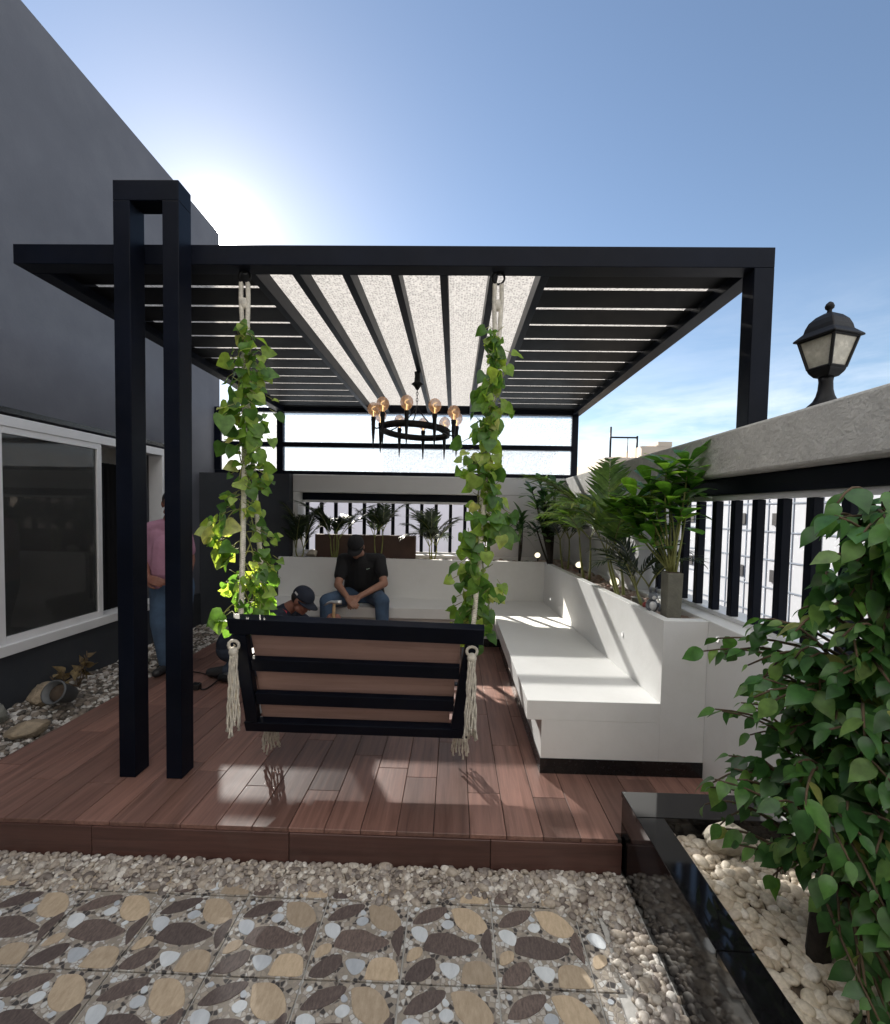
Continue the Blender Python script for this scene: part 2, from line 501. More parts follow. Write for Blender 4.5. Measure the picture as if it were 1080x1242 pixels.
    def build(self, name, mats, parent=None, smooth=False, bevel=0., seg=2):
        o3 = ORI.get(parent.name, (0, 0, 0)) if parent else (0, 0, 0)
        me = bpy.data.meshes.new(name)
        v = [(p[0] - o3[0], p[1] - o3[1], p[2] - o3[2]) for p in self.v]
        me.from_pydata(v, [], self.f)
        if not isinstance(mats, (list, tuple)):
            mats = [mats]
        for m in mats:
            me.materials.append(m)
        me.polygons.foreach_set('material_index', self.mi)
        if smooth:
            me.polygons.foreach_set('use_smooth', [True] * len(me.polygons))
        me.validate()
        me.update()
        return link(name, me, parent, bevel, seg)

def link(name, me, parent=None, bevel=0., seg=2):
    ob = bpy.data.objects.new(name, me)
    COL.objects.link(ob)
    if parent:
        ob.parent = parent
        ORI[ob.name] = ORI.get(parent.name, (0, 0, 0))
    else:
        ORI[ob.name] = (0, 0, 0)
    if bevel:
        b = ob.modifiers.new('bevel', 'BEVEL')
        b.width = bevel
        b.segments = seg
        b.limit_method = 'ANGLE'
        b.angle_limit = math.radians(40)
        b.harden_normals = False
    return ob

def np_mesh(name, V, F, mats, parent=None, smooth=True, mi=None):
    """V (n,3) world coordinates, F (m,k) polygons of equal size"""
    o3 = np.array(ORI.get(parent.name, (0, 0, 0)) if parent else (0, 0, 0))
    V = np.asarray(V, np.float32) - o3.astype(np.float32)
    F = np.asarray(F, np.int32)
    me = bpy.data.meshes.new(name)
    me.vertices.add(len(V))
    me.vertices.foreach_set('co', V.ravel())
    me.loops.add(F.size)
    me.loops.foreach_set('vertex_index', F.ravel())
    me.polygons.add(len(F))
    me.polygons.foreach_set('loop_start', np.arange(0, F.size, F.shape[1], dtype=np.int32))
    me.polygons.foreach_set('loop_total', np.full(len(F), F.shape[1], np.int32))
    if not isinstance(mats, (list, tuple)):
        mats = [mats]
    for m in mats:
        me.materials.append(m)
    if mi is not None:
        me.polygons.foreach_set('material_index', np.asarray(mi, np.int32))
    me.polygons.foreach_set('use_smooth', np.full(len(F), smooth))
    me.update()
    me.validate()
    return link(name, me, parent)

def tag(o, label=None, cat=None, group=None, kind=None):
    if label: o['label'] = label
    if cat: o['category'] = cat
    if group: o['group'] = group
    if kind: o['kind'] = kind
    return o

def thing(name, label, cat, loc, group=None):
    o = bpy.data.objects.new(name, None)
    COL.objects.link(o)
    o.location = loc
    o.empty_display_size = .1
    ORI[o.name] = tuple(loc)
    return tag(o, label, cat, group)

# ------------------------------------------------------------------ camera, sky and sun
cam = bpy.data.cameras.new('camera')
cam_o = bpy.data.objects.new('camera', cam)
COL.objects.link(cam_o)
cr, cu, cf = (.99953482, .02439123, .01830893), (-.01930694, .04132997, .998959), (-.02360913, .99884779, -.04178166)
cam_o.matrix_world = Matrix(((cr[0], cu[0], -cf[0], 0), (cr[1], cu[1], -cf[1], 0), (cr[2], cu[2], -cf[2], 1.43), (0, 0, 0, 1)))
cam.sensor_fit = 'VERTICAL'
cam.sensor_height = 36
cam.lens = 36 * 550 / 1242
cam.shift_x = 2 / 1242
cam.shift_y = 22 / 1242
cam.clip_start = .05
cam.clip_end = 2000
S.camera = cam_o

SUN = Vector((-.406, .790, .4585)).normalized()
EL, AZ = math.asin(SUN.z), math.atan2(SUN.x, SUN.y)
sl = bpy.data.lights.new('sun', 'SUN')
sl.energy = 5.0
sl.angle = math.radians(.53)
sl.color = (1, .93, .82)
so = bpy.data.objects.new('sun', sl)
COL.objects.link(so)
so.rotation_euler = SUN.to_track_quat('Z', 'Y').to_euler()

w = bpy.data.worlds.new('World')
S.world = w
w.use_nodes = True
nt = w.node_tree
nt.nodes.clear()
wo = nt.nodes.new('ShaderNodeOutputWorld')
bg = nt.nodes.new('ShaderNodeBackground')
bg.inputs['Strength'].default_value = .055
sky = nt.nodes.new('ShaderNodeTexSky')
sky.sky_type = 'NISHITA'
sky.sun_disc = False
sky.sun_elevation = EL
sky.sun_rotation = AZ
sky.altitude = 50
sky.air_density = 1.0
sky.dust_density = .2
sky.ozone_density = 1.2
tc = nt.nodes.new('ShaderNodeTexCoord')
# the bright aureole of the hazy air round the sun
dt = N(nt, 'ShaderNodeVectorMath', operation='DOT_PRODUCT')
L(nt, tc.outputs['Generated'], dt.inputs[0])
dt.inputs[1].default_value = SUN
cl = N(nt, 'ShaderNodeClamp')
L(nt, dt.outputs['Value'], cl.inputs['Value'])
glow = None
for ex, am in ((30000, 9000.), (1300, 45.), (300, 2.2)):
    pw = N(nt, 'ShaderNodeMath', operation='POWER')
    L(nt, cl.outputs[0], pw.inputs[0])
    pw.inputs[1].default_value = ex
    ml = N(nt, 'ShaderNodeMath', operation='MULTIPLY')
    L(nt, pw.outputs[0], ml.inputs[0])
    ml.inputs[1].default_value = am
    if glow is None:
        glow = ml.outputs[0]
    else:
        ad = N(nt, 'ShaderNodeMath', operation='ADD')
        L(nt, glow, ad.inputs[0])
        L(nt, ml.outputs[0], ad.inputs[1])
        glow = ad.outputs[0]
gc = N(nt, 'ShaderNodeVectorMath', operation='SCALE')
gc.inputs[0].default_value = (1.0, .97, .92)
L(nt, glow, gc.inputs['Scale'])
# thin low clouds
sx = N(nt, 'ShaderNodeSeparateXYZ')
L(nt, tc.outputs['Generated'], sx.inputs[0])
mp = N(nt, 'ShaderNodeMapping')
mp.inputs['Scale'].default_value = (1.6, 1.6, 7.5)
mp.inputs['Location'].default_value = (.35, .1, .0)
L(nt, tc.outputs['Generated'], mp.inputs['Vector'])
cn = N(nt, 'ShaderNodeTexNoise', Scale=2.6, Detail=9., Roughness=.6, Distortion=.3)
L(nt, mp.outputs[0], cn.inputs['Vector'])
crp = ramp(nt, [(.40, (0, 0, 0)), (.66, (1, 1, 1))])
L(nt, cn.outputs['Fac'], crp.inputs['Fac'])
band = ramp(nt, [(0, (.9, .9, .9)), (.10, (.85, .85, .85)), (.26, (.16, .16, .16)), (.40, (0, 0, 0))])
L(nt, sx.outputs['Z'], band.inputs['Fac'])
cm = N(nt, 'ShaderNodeMath', operation='MULTIPLY')
L(nt, crp.outputs['Color'], cm.inputs[0])
L(nt, band.outputs['Color'], cm.inputs[1])
hsv = nt.nodes.new('ShaderNodeHueSaturation')
hsv.inputs['Saturation'].default_value = .98
L(nt, sky.outputs['Color'], hsv.inputs['Color'])
skyc = mix_rgb(nt, cm.outputs[0], hsv.outputs['Color'], (8.6, 8.7, 9.0))
# bright clouds added out of view, opposite the sun, as fill light
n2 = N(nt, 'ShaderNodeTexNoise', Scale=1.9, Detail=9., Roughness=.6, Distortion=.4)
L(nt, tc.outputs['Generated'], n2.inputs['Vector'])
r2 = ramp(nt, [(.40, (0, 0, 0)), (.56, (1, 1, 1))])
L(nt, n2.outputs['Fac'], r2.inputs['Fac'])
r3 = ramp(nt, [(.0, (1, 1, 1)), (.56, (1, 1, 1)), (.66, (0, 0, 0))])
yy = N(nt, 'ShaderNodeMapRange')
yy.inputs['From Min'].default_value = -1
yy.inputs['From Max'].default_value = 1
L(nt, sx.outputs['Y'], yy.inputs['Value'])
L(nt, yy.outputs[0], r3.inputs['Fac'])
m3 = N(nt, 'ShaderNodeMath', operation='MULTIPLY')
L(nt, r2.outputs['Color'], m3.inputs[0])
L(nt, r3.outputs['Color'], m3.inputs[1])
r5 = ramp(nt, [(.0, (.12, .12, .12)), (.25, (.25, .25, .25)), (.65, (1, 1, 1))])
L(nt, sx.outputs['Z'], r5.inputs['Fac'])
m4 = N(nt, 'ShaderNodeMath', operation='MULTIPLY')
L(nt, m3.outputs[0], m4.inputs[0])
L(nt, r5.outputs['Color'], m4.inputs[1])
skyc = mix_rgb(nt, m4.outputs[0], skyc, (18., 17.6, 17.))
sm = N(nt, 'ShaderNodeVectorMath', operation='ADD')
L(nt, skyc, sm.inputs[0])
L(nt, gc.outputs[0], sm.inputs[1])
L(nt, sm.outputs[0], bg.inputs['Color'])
L(nt, bg.outputs[0], wo.inputs['Surface'])

S.view_settings.view_transform = 'Standard'
S.view_settings.look = 'None'
S.view_settings.exposure = 1.6
S.view_settings.gamma = 1
S.view_settings.use_curve_mapping = False
S.render.engine = 'CYCLES'
S.cycles.use_denoising = True
S.cycles.max_bounces = 9
S.cycles.diffuse_bounces = 4
S.cycles.transparent_max_bounces = 16
S.cycles.caustics_reflective = False
S.cycles.caustics_refractive = False
S.cycles.sample_clamp_indirect = 6

# ------------------------------------------------------------------ grounds
g = MB()
g.add([(-600, -600, -9), (600, -600, -9), (600, 600, -9), (-600, 600, -9)], [(0, 1, 2, 3)])
tag(g.build('ground', MT['ground']), kind='structure')

ter = MB()
ter.box(-3.2, 1.38, -3.0, 6.15, -.45, -.172)
tag(ter.build('terrace_slab', MT['grout_light']), kind='structure')

# patterned paving tiles
MOT = dict(
    dark=[[(.06, .73), (.15, .88), (.32, .95), (.46, .96), (.45, .88), (.35, .78), (.21, .72), (.09, .71)],
          [(.22, .39), (.26, .56), (.34, .59), (.52, .60), (.63, .54), (.82, .48), (.81, .43), (.68, .34), (.49, .32), (.30, .36)],
          [(.85, .51), (.93, .67), (.975, .66), (.985, .52), (.97, .29), (.94, .32), (.87, .43)],
          [(.04, .04), (.06, .13), (.18, .25), (.33, .29), (.35, .17), (.30, .09), (.21, .02), (.08, .02)]],
    beige=[[(.52, .94), (.72, .96), (.86, .86), (.94, .72), (.91, .64), (.79, .60), (.67, .64), (.58, .73), (.55, .85)],
           [(.03, .24), (.05, .37), (.14, .41), (.20, .39), (.19, .30), (.09, .24)],
           [(.64, .05), (.65, .18), (.69, .25), (.83, .27), (.93, .23), (.97, .11), (.98, .02), (.64, .02)]],
    blue=[[(.40, .72), (.46, .78), (.54, .76), (.55, .70), (.49, .65), (.43, .67)],
          [(.05, .64), (.13, .68), (.23, .64), (.25, .54), (.21, .47), (.11, .51), (.07, .57)],
          [(.39, .21), (.46, .24), (.60, .22), (.61, .15), (.56, .08), (.50, .06), (.43, .13)],
          [(.06, .92), (.09, .95), (.13, .92), (.11, .89), (.07, .89)],
          [(.72, .56), (.75, .60), (.80, .58), (.77, .53), (.73, .54)],
          [(.43, .85), (.46, .88), (.51, .83), (.49, .80), (.45, .80)]])

def chaikin(p, n=2):
    for _ in range(n):
        q = []
        for i in range(len(p)):
            a, b = p[i], p[(i + 1) % len(p)]
            q.append((a[0] * .78 + b[0] * .22, a[1] * .78 + b[1] * .22))
            q.append((a[0] * .22 + b[0] * .78, a[1] * .22 + b[1] * .78))
        p = q
    return p

tl = MB()
TW, TH, GX, GY, ZT = .331, .316, -.481, 1.78, -.165
for i in range(-7, 4):
    for j in range(-9, 2):
        x0, y0 = GX + TW * i, GY - TH + TH * j
        x1, y1 = x0 + TW - .0065, y0 + TH - .0065
        if x0 < -2.6 and i < -7: continue
        xm = min(x1, .60 + .03 * math.sin(j * 2.1))
        if xm - x0 < .03: continue
        tl.cur = 0
        tl.box(x0, xm, y0, min(y1, 1.93), ZT - .0065, ZT)
        sx_, sy_ = (x1 - x0), (y1 - y0)
        for mi, key in ((1, 'dark'), (2, 'beige'), (3, 'blue')):
            tl.cur = mi
            for p in MOT[key]:
                q = [(x0 + sx_ * a, y0 + sy_ * b) for a, b in chaikin(p)]
                lx = lambda a: min(max(a, x0 + .004), x1 - .004)
                ly = lambda b: min(max(b, y0 + .004), y1 - .004)
                if max(a for a, b in q) > xm - .002 or max(b for a, b in q) > 1.93: continue
                n = len(q)
                cx_, cy_ = sum(a for a, b in q) / n, sum(b for a, b in q) / n
                top = [(lx(cx_ + (a - cx_) * 1.04), ly(cy_ + (b - cy_) * 1.04), ZT + .0022) for a, b in q]
                low = [(lx(cx_ + (a - cx_) * 1.07), ly(cy_ + (b - cy_) * 1.07), ZT + .0004) for a, b in q]
                tl.add(low + top, [tuple(range(n, 2 * n))] + [(k, (k + 1) % n, n + (k + 1) % n, n + k) for k in range(n)])
tag(tl.build('paving', [MT['tile_base'], MT['tile_dark'], MT['tile_beige'], MT['tile_blue']]), kind='structure')

# raised deck of wood-look planks
dk = MB()
dk.cur = 1
dk.box(-2.505, .768, 1.966, 5.6, -.17, -.006)
dk.box(.769, 1.378, 2.002, 5.6, -.17, -.006)
dk.cur = 0
PWD = .163
x = -2.51
k = 0
while x < 1.37:
    x1 = min(x + PWD - .003, 1.378)
    if x < .76 and x1 > .76: ystart = 1.957
    ystart = 1.957 if x1 < .78 else 2.0
    y = ystart
    first = [.42, .80, .30, .78, .28, .62, .5][k % 7]
    ln = first
    while y < 5.6:
        y1 = min(y + ln, 5.6)
        dk.box(x, x1, y, y1 - .003, -.02, 0)
        y = y1
        ln = .9
    x += PWD
    k += 1
x = -2.51
while x < .76:
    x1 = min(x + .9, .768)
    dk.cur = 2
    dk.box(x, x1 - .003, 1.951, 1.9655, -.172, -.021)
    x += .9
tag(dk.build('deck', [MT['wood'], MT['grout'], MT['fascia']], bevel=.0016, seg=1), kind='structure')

# ------------------------------------------------------------------ gravel beds
def ico(sub):
    t = (1 + 5 ** .5) / 2
    v = [(-1, t, 0), (1, t, 0), (-1, -t, 0), (1, -t, 0), (0, -1, t), (0, 1, t), (0, -1, -t), (0, 1, -t), (t, 0, -1), (t, 0, 1), (-t, 0, -1), (-t, 0, 1)]
    f = [(0, 11, 5), (0, 5, 1), (0, 1, 7), (0, 7, 10), (0, 10, 11), (1, 5, 9), (5, 11, 4), (11, 10, 2), (10, 7, 6), (7, 1, 8),
         (3, 9, 4), (3, 4, 2), (3, 2, 6), (3, 6, 8), (3, 8, 9), (4, 9, 5), (2, 4, 11), (6, 2, 10), (8, 6, 7), (9, 8, 1)]
    v = [Vector(p).normalized() for p in v]
    for _ in range(sub):
        c, nf = {}, []
        def mid(a, b):
            kk = (min(a, b), max(a, b))
            if kk not in c:
                c[kk] = len(v)
                v.append(((v[a] + v[b]) / 2).normalized())
            return c[kk]
        for a, b, d in f:
            ab, bd, da = mid(a, b), mid(b, d), mid(d, a)
            nf += [(a, ab, da), (b, bd, ab), (d, da, bd), (ab, bd, da)]
        f = nf
    return np.array(v), np.array(f)

ICO1, ICO2 = ico(1), ico(2)

def rand_rot(n):
    q = RNG.normal(size=(n, 4))
    q /= np.linalg.norm(q, axis=1)[:, None]
    w_, x_, y_, z_ = q.T
    return np.stack([np.stack([1 - 2 * (y_ * y_ + z_ * z_), 2 * (x_ * y_ - z_ * w_), 2 * (x_ * z_ + y_ * w_)], 1),
                     np.stack([2 * (x_ * y_ + z_ * w_), 1 - 2 * (x_ * x_ + z_ * z_), 2 * (y_ * z_ - x_ * w_)], 1),
                     np.stack([2 * (x_ * z_ - y_ * w_), 2 * (y_ * z_ + x_ * w_), 1 - 2 * (x_ * x_ + y_ * y_)], 1)], 1)

def gravel(name, region, zf, size, mtl, label, layers=2, ic=ICO2, flat=.62, var=.5, parent=None, dens=1.0):
    """stones over the points where region(x, y) holds; zf(x, y) is the bed height"""
    xs, ys, x0, x1, y0, y1 = None, None, *region[0]
    pts = []
    for l in range(layers):
        st = size * (1.55 if l < layers - 1 else 1.75) / dens ** .5
        gx, gy = np.meshgrid(np.arange(x0, x1, st), np.arange(y0, y1, st))
        gx = gx.ravel() + RNG.uniform(-.42, .42, gx.size) * st
        gy = gy.ravel() + RNG.uniform(-.42, .42, gy.size) * st
        ok = np.array([region[1](a, b) for a, b in zip(gx, gy)])
        gx, gy = gx[ok], gy[ok]
        gz = np.array([zf(a, b) for a, b in zip(gx, gy)]) + size * (.25 + .75 * l) + RNG.uniform(-.3, .3, gx.size) * size
        pts.append(np.stack([gx, gy, gz], 1))
    P = np.concatenate(pts)
    n = len(P)
    V0, F0 = ic
    sc = size * np.exp(RNG.normal(0, var * .6, n))
    ax = np.stack([RNG.uniform(.95, 1.45, n), RNG.uniform(.75, 1.0, n), RNG.uniform(flat - .1, flat + .15, n)], 1)
    # lumpy: push the ball along a random direction
    V = V0[None] * ax[:, None, :]
    d = RNG.normal(size=(n, 3))
    V = V * (1 + .16 * np.einsum('ijk,ik->ij', np.repeat(V0[None], n, 0), d / 1.7))[..., None]
    th = RNG.uniform(0, 2 * PI, n)
    R1 = np.zeros((n, 3, 3))
    R1[:, 0, 0] = np.cos(th); R1[:, 0, 1] = -np.sin(th); R1[:, 1, 0] = np.sin(th); R1[:, 1, 1] = np.cos(th); R1[:, 2, 2] = 1
    tx = RNG.normal(0, .35, n)
    R2 = np.zeros((n, 3, 3))
    R2[:, 0, 0] = 1; R2[:, 1, 1] = np.cos(tx); R2[:, 1, 2] = -np.sin(tx); R2[:, 2, 1] = np.sin(tx); R2[:, 2, 2] = np.cos(tx)
    V = np.einsum('nij,nkj->nki', np.einsum('nij,njk->nik', R1, R2), V) * sc[:, None, None] + P[:, None, :]
    F = F0[None] + (np.arange(n) * len(V0))[:, None, None]
    ob = np_mesh(name, V.reshape(-1, 3), F.reshape(-1, 3), mtl, parent)
    if label:
        tag(ob, label, 'gravel', kind='stuff')
    return ob

def front_edge(x):
    return 1.797 + .016 * math.sin(x * 5.3) + .012 * math.sin(x * 13.1 + 1)

def in_front(x, y):
    if x < .56:
        return front_edge(x) < y < 1.945 or (x > .40 and y > front_edge(x) - .12 + (.56 - x) * .75)
    lim = .60 + .025 * math.sin(y * 9) + .02 * math.sin(y * 23)
    return (x > lim and x < .765 and y < 1.945) or y > front_edge(x) and y < 1.945 and x < .765

gravel('gravel', ((-2.62, .77, .7, 1.95), in_front), lambda x, y: -.174 + max(0, (y - 1.84)) * .14, .0112, MT['peb_front'],
       'brown and cream river pebbles between the paving tiles and the deck step', 2)
gravel('gravel', ((.89, 1.375, .55, 1.84), lambda x, y: True), lambda x, y: .085 + .018 * math.sin(x * 9 + y * 7), .017, MT['peb_white'],
       'rounded cream pebbles filling the black granite planter', 2)
gravel('gravel', ((-3.19, -2.52, 1.5, 5.6), lambda x, y: RNG.random() < .85), lambda x, y: -.07 + .02 * math.sin(x * 11 + y * 5), .017, MT['peb_left'],
       'rough dark and white stones in the strip below the dark house wall', 2, ICO1, .7)
s_ = MB()
s_.box(-3.195, -2.515, -.5, 5.6, -.171, -.075)
tag(s_.build('soil', MT['soil']), kind='structure')
s_ = MB()
s_.box(.888, 1.378, -.5, 1.838, -.171, .085)
tag(s_.build('soil', MT['soil']), kind='structure')

# ------------------------------------------------------------------ house on the left
HX = -3.2
hs = thing('house', 'dark charcoal rendered house with a wide white framed sliding window along the terrace', 'house', (HX, 3, -.2))
W0, W1, WZ0, WZ1 = 1.35, 4.93, .345, 2.05
h = MB()
h.box(HX - .22, HX, -2.84, W0, WZ0, WZ1 + .02)
h.box(HX - .22, HX, W1, 6.12, WZ0, WZ1 + .02)
h.box(HX - .22, HX, -2.84, 6.12, WZ1 + .02, 5.06)
h.box(HX - 5, HX - .22, 5.8, 6.12, -.4, 5.06)
h.box(HX - 5, HX - .22, -2.84, -2.7, -.4, 5.06)
h.box(HX - 5.2, HX - 5, -2.84, 6.12, -.4, 5.06)
h.build('wall', MT['house'], hs)
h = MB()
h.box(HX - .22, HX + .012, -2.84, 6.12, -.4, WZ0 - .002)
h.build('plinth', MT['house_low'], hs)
h = MB()
h.box(HX - 4.99, HX - .221, -2.69, 5.79, 4.85, 5.0)
h.build('roof', MT['house'], hs)
h = MB()
h.box(HX - .01, HX + .02, W0 - .1, W1 + .08, WZ1 + .022, WZ1 + .06)
h.build('shadow_ledge', MT['skirt'], hs)  # thin ledge coloured black to draw the shadow line above the window
h = MB()   # room behind the window
h.box(HX - 3.2, HX - .23, -2.7, 5.7, WZ0 - .05, WZ0 - .01)
h.box(HX - 3.2, HX - 3.1, -2.7, 5.7, WZ0, 2.6)
h.box(HX - 3.1, HX - .23, -2.7, 5.7, 2.6, 2.65)
h.build('room_interior', MT['interior'], hs)
h = MB()
h.box(HX - .75, HX - .60, -2.6, 5.6, 1.86, 2.3)
h.build('curtain_box', MT['interior_light'], hs)
h = MB()
ncv = 60
for i in range(ncv):
    a0 = 4.02 + .80 * i / ncv
    a1 = 4.02 + .80 * (i + 1) / ncv
    q0, q1 = HX - .33 + .03 * math.sin(i * 1.2), HX - .33 + .03 * math.sin((i + 1) * 1.2)
    h.add([(q0, a0, .36), (q1, a1, .36), (q1, a1, 1.85), (q0, a0, 1.85)], [(0, 1, 2, 3)])
h.build('curtain', MT['black_cloth'], hs, True)
fx0, fx1 = HX - .13, HX + .022
wn = MB()
wn.box(fx0, fx1, W0, W1, WZ1 - .075, WZ1)
wn.box(fx0, fx1 + .03, W0, W1, WZ0, WZ0 + .075)
wn.box(fx0, fx1, W0, W0 + .06, WZ0 + .075, WZ1 - .075)
wn.box(fx0, fx1, W1 - .06, W1, WZ0 + .075, WZ1 - .075)
win = wn.build('window', MT['alu'], hs, bevel=.003)
def sash(y0, y1, xo, pane=True):
    m = MB()
    a, b, t = WZ0 + .076, WZ1 - .076, .05
    m.box(xo - .02, xo + .02, y0, y0 + t, a, b)
    m.box(xo - .02, xo + .02, y1 - t, y1, a, b)
    m.box(xo - .02, xo + .02, y0 + t, y1 - t, b - t, b)
    m.box(xo - .02, xo + .02, y0 + t, y1 - t, a, a + t)
    m.build('sash', MT['alu'], win, bevel=.002)
    if pane:
        p = MB()
        p.box(xo - .004, xo + .004, y0 + t - .006, y1 - t + .006, a + t - .006, b - t + .006)
        p.build('pane', MT['clear_glass'], win)
sash(3.08, 4.03, HX - .005)
sash(2.22, 3.12, HX - .06)
sash(W0 + .062, 2.26, HX - .005)

# unseen wall added behind the viewer to bounce sunlight back as fill
m = MB()
m.box(-8.2, 3.2, -3.4, -2.85, -.45, 5.0)
tag(m.build('wall', MT['bounce_wall']), 'unseen beige wall added behind the paving to bounce fill light', 'wall')

# dark painted return wall between the house and the white rear wall
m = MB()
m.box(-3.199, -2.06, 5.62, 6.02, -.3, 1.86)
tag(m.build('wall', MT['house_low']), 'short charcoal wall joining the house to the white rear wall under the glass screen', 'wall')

# ------------------------------------------------------------------ perimeter walls
WX = 1.38
wr = thing('perimeter_wall', 'right boundary wall with rough grey parapet beam above black bars', 'wall', (WX, 2, -.2))
m = MB()
m.box(WX, WX + .32, -1.5, 5.72, -.45, .868)
m.build('lower_wall', MT['white'], wr, bevel=.006)
m = MB()
m.box(WX, WX + .34, -1.5, 5.72, 1.642, 1.868)
m.build('parapet_beam', MT['concrete'], wr, bevel=.012)
m = MB()
m.box(WX + .004, WX + .31, 3.42, 5.72, .870, 1.640)
m.build('infill_wall', MT['offwhite'], wr)
BY = 5.72
wb = thing('perimeter_wall', 'white rear wall with a barred opening beneath the frosted glass screen', 'wall', (-.4, BY, -.2))
m = MB()
m.box(-2.055, WX + .32, BY + .002, 6.18, -.45, .868)
m.build('lower_wall', MT['white'], wb, bevel=.006)
m = MB()
m.box(-2.055, WX + .33, BY - .004, 6.19, 1.642, 1.862)
m.build('parapet_beam', MT['offwhite'], wb, bevel=.008)
m = MB()
m.box(.42, WX + .31, BY, 6.17, .870, 1.640)
m.build('infill_wall', MT['offwhite'], wb)
m = MB()
m.box(-2.05, -1.99, BY, 6.17, .870, 1.640)
m.build('jamb', MT['white'], wb)

def railing(pts, along, at, z0, z1, label, r0, r1):
    t = thing('railing', label, 'railing', (at, (r0 + r1) / 2, z0) if along == 'y' else ((r0 + r1) / 2, at, z0))
    def bx(mm, a0, a1, hw, za, zb):
        if along == 'y': mm.box(at - hw, at + hw, a0, a1, za, zb)
        else: mm.box(a0, a1, at - hw, at + hw, za, zb)
    q = MB(); bx(q, r0, r1, .035, z1 - .095, z1 - .002); q.build('top_rail', MT['steel'], t, bevel=.003)
    q = MB(); bx(q, r0, r1, .02, z1 - .125, z1 - .0965); q.build('channel', MT['alu'], t)
    q = MB(); bx(q, r0, r1, .022, z0 + .002, z0 + .024); q.build('bottom_rail', MT['alu'], t)
    for p in pts:
        q = MB(); bx(q, p - .021, p + .021, .021, z0 + .025, z1 - .126)
        q.build('bar', MT['steel'], t, bevel=.003)
railing([2.816 + .175 * k for k in range(-14, 4)], 'y', WX + .13, .868, 1.642, 'black vertical bar railing set in the right wall behind the leafy tree', .2, 3.41)
railing([-1.93 + .188 * k for k in range(13)], 'x', BY + .2, .868, 1.642, 'black vertical bar railing in the rear wall opening behind the palms', -1.985, .415)

# ------------------------------------------------------------------ built-in bench with planter back
bn = thing('built_in_bench', 'white L-shaped built-in bench with a planter ledge as its back', 'bench', (.8, 4, 0))
SZ = .405
m = MB()
m.prism([(.42, 2.452), (1.14, 2.452), (1.05, 5.24), (-2.055, 5.24), (-2.055, 4.70), (.42, 4.70)], .298, SZ)
m.build('seat', MT['white'], bn, bevel=.0015, seg=1)
m = MB()
m.prism([(.50, 2.452), (1.14, 2.452), (1.05, 5.24), (-2.055, 5.24), (-2.055, 4.78), (.50, 4.78)], .002, .2975)
m.build('base', MT['white'], bn)
m = MB()
m.prism([(.496, 2.449), (1.379, 2.449), (1.379, 2.4548), (.502, 2.4548), (.502, 4.774), (-2.05, 4.774), (-2.05, 4.768), (.496, 4.768)], .0005, .085)
m.build('skirting', MT['skirt'], bn)
def skew(t, y): return 1.14 - .09 * (y - 2.45) / 2.79 + t
m = MB()
m.prism([(skew(0, 2.45), 2.452), (1.379, 2.452), (1.379, 2.52), (skew(.055, 2.52), 2.52), (skew(.055, 5.295), 5.295),
         (-2.05, 5.295), (-2.05, 5.2405), (skew(0, 5.2405), 5.2405)], .002, .862)
m.build('planter_wall', MT['white'], bn, bevel=.0015, seg=1)
m = MB()
m.prism([(skew(.056, 2.521), 2.521), (1.378, 2.521), (1.378, 5.296), (skew(.056, 5.296), 5.296)], .3, .815)
m.box(-2.05, 1.378, 5.2965, 5.718, .3, .815)
m.build('planting_soil', MT['soil'], bn)
gravel('gravel', ((1.06, 1.375, 2.53, 5.7), lambda x, y: x > skew(.07, y) or y > 5.3), lambda x, y: .805 + .012 * math.sin(y * 6), .021, MT['peb_mix'],
       'pinkish brown and grey stones in the planter along the right wall', 2, ICO2, .65)
gravel('gravel', ((-2.04, 1.05, 5.31, 5.71), lambda x, y: True), lambda x, y: .805, .02, MT['peb_mix'],
       'small stones in the planter behind the rear bench', 1, ICO1, .65)

# ------------------------------------------------------------------ black granite planter, right foreground
gp = thing('granite_planter', 'polished black granite planter kerb around cream pebbles in the right foreground', 'planter', (.9, 1.2, -.17))
m = MB()
for a, b in ((-.6, 1.262), (1.265, 1.828)):
    m.box(.772, .882, a, b, .166, .19)
m.build('top_slab', MT['black_gloss'], gp, bevel=.002)
m = MB()
m.box(.776, .880, -.6, 1.998, -.2, .1655)
m.build('side_panel', MT['black_gloss'], gp)
m = MB()
m.box(.772, 1.378, 1.831, 2.001, .166, .19)
m.build('end_slab', MT['black_gloss'], gp, bevel=.002)
m = MB()
m.box(.881, 1.377, 1.839, 1.998, -.2, .1655)
m.build('end_panel', MT['black_gloss'], gp)

# ------------------------------------------------------------------ pergola
pg = thing('pergola', 'black steel pergola with slatted sides and a strip of patterned glass in the roof', 'pergola', (-.4, 4.2, 0))
XL, XR, YF, YB, Z0, Z1 = -2.36, 1.605, 2.40, 6.05, 2.698, 2.80
BV = .003
m = MB(); m.box(XL, XR, YF, YF + .1, Z0, Z1); m.build('front_beam', MT['steel'], pg, bevel=BV)
m = MB(); m.box(XL, XR, YB - .1, YB, Z0, Z1); m.build('rear_beam', MT['steel'], pg, bevel=BV)
for a in (XL, XR - .1):
    m = MB(); m.box(a, a + .1, YF + .1005, YB - .1005, Z0, Z1); m.build('side_beam', MT['steel'], pg, bevel=BV)
m = MB(); m.box(XR - .1, XR, YF, YF + .1, 1.868, Z0 - .0005); m.build('post', MT['steel'], pg, bevel=BV)
m = MB(); m.box(XR - .1, XR - .02, YB - .09, YB - .01, 1.86, Z0 - .0005); m.build('post', MT['steel'], pg, bevel=BV)
m = MB(); m.box(XL, XL + .08, YB - .09, YB - .01, 1.86, Z0 - .0005); m.build('post', MT['steel'], pg, bevel=BV)
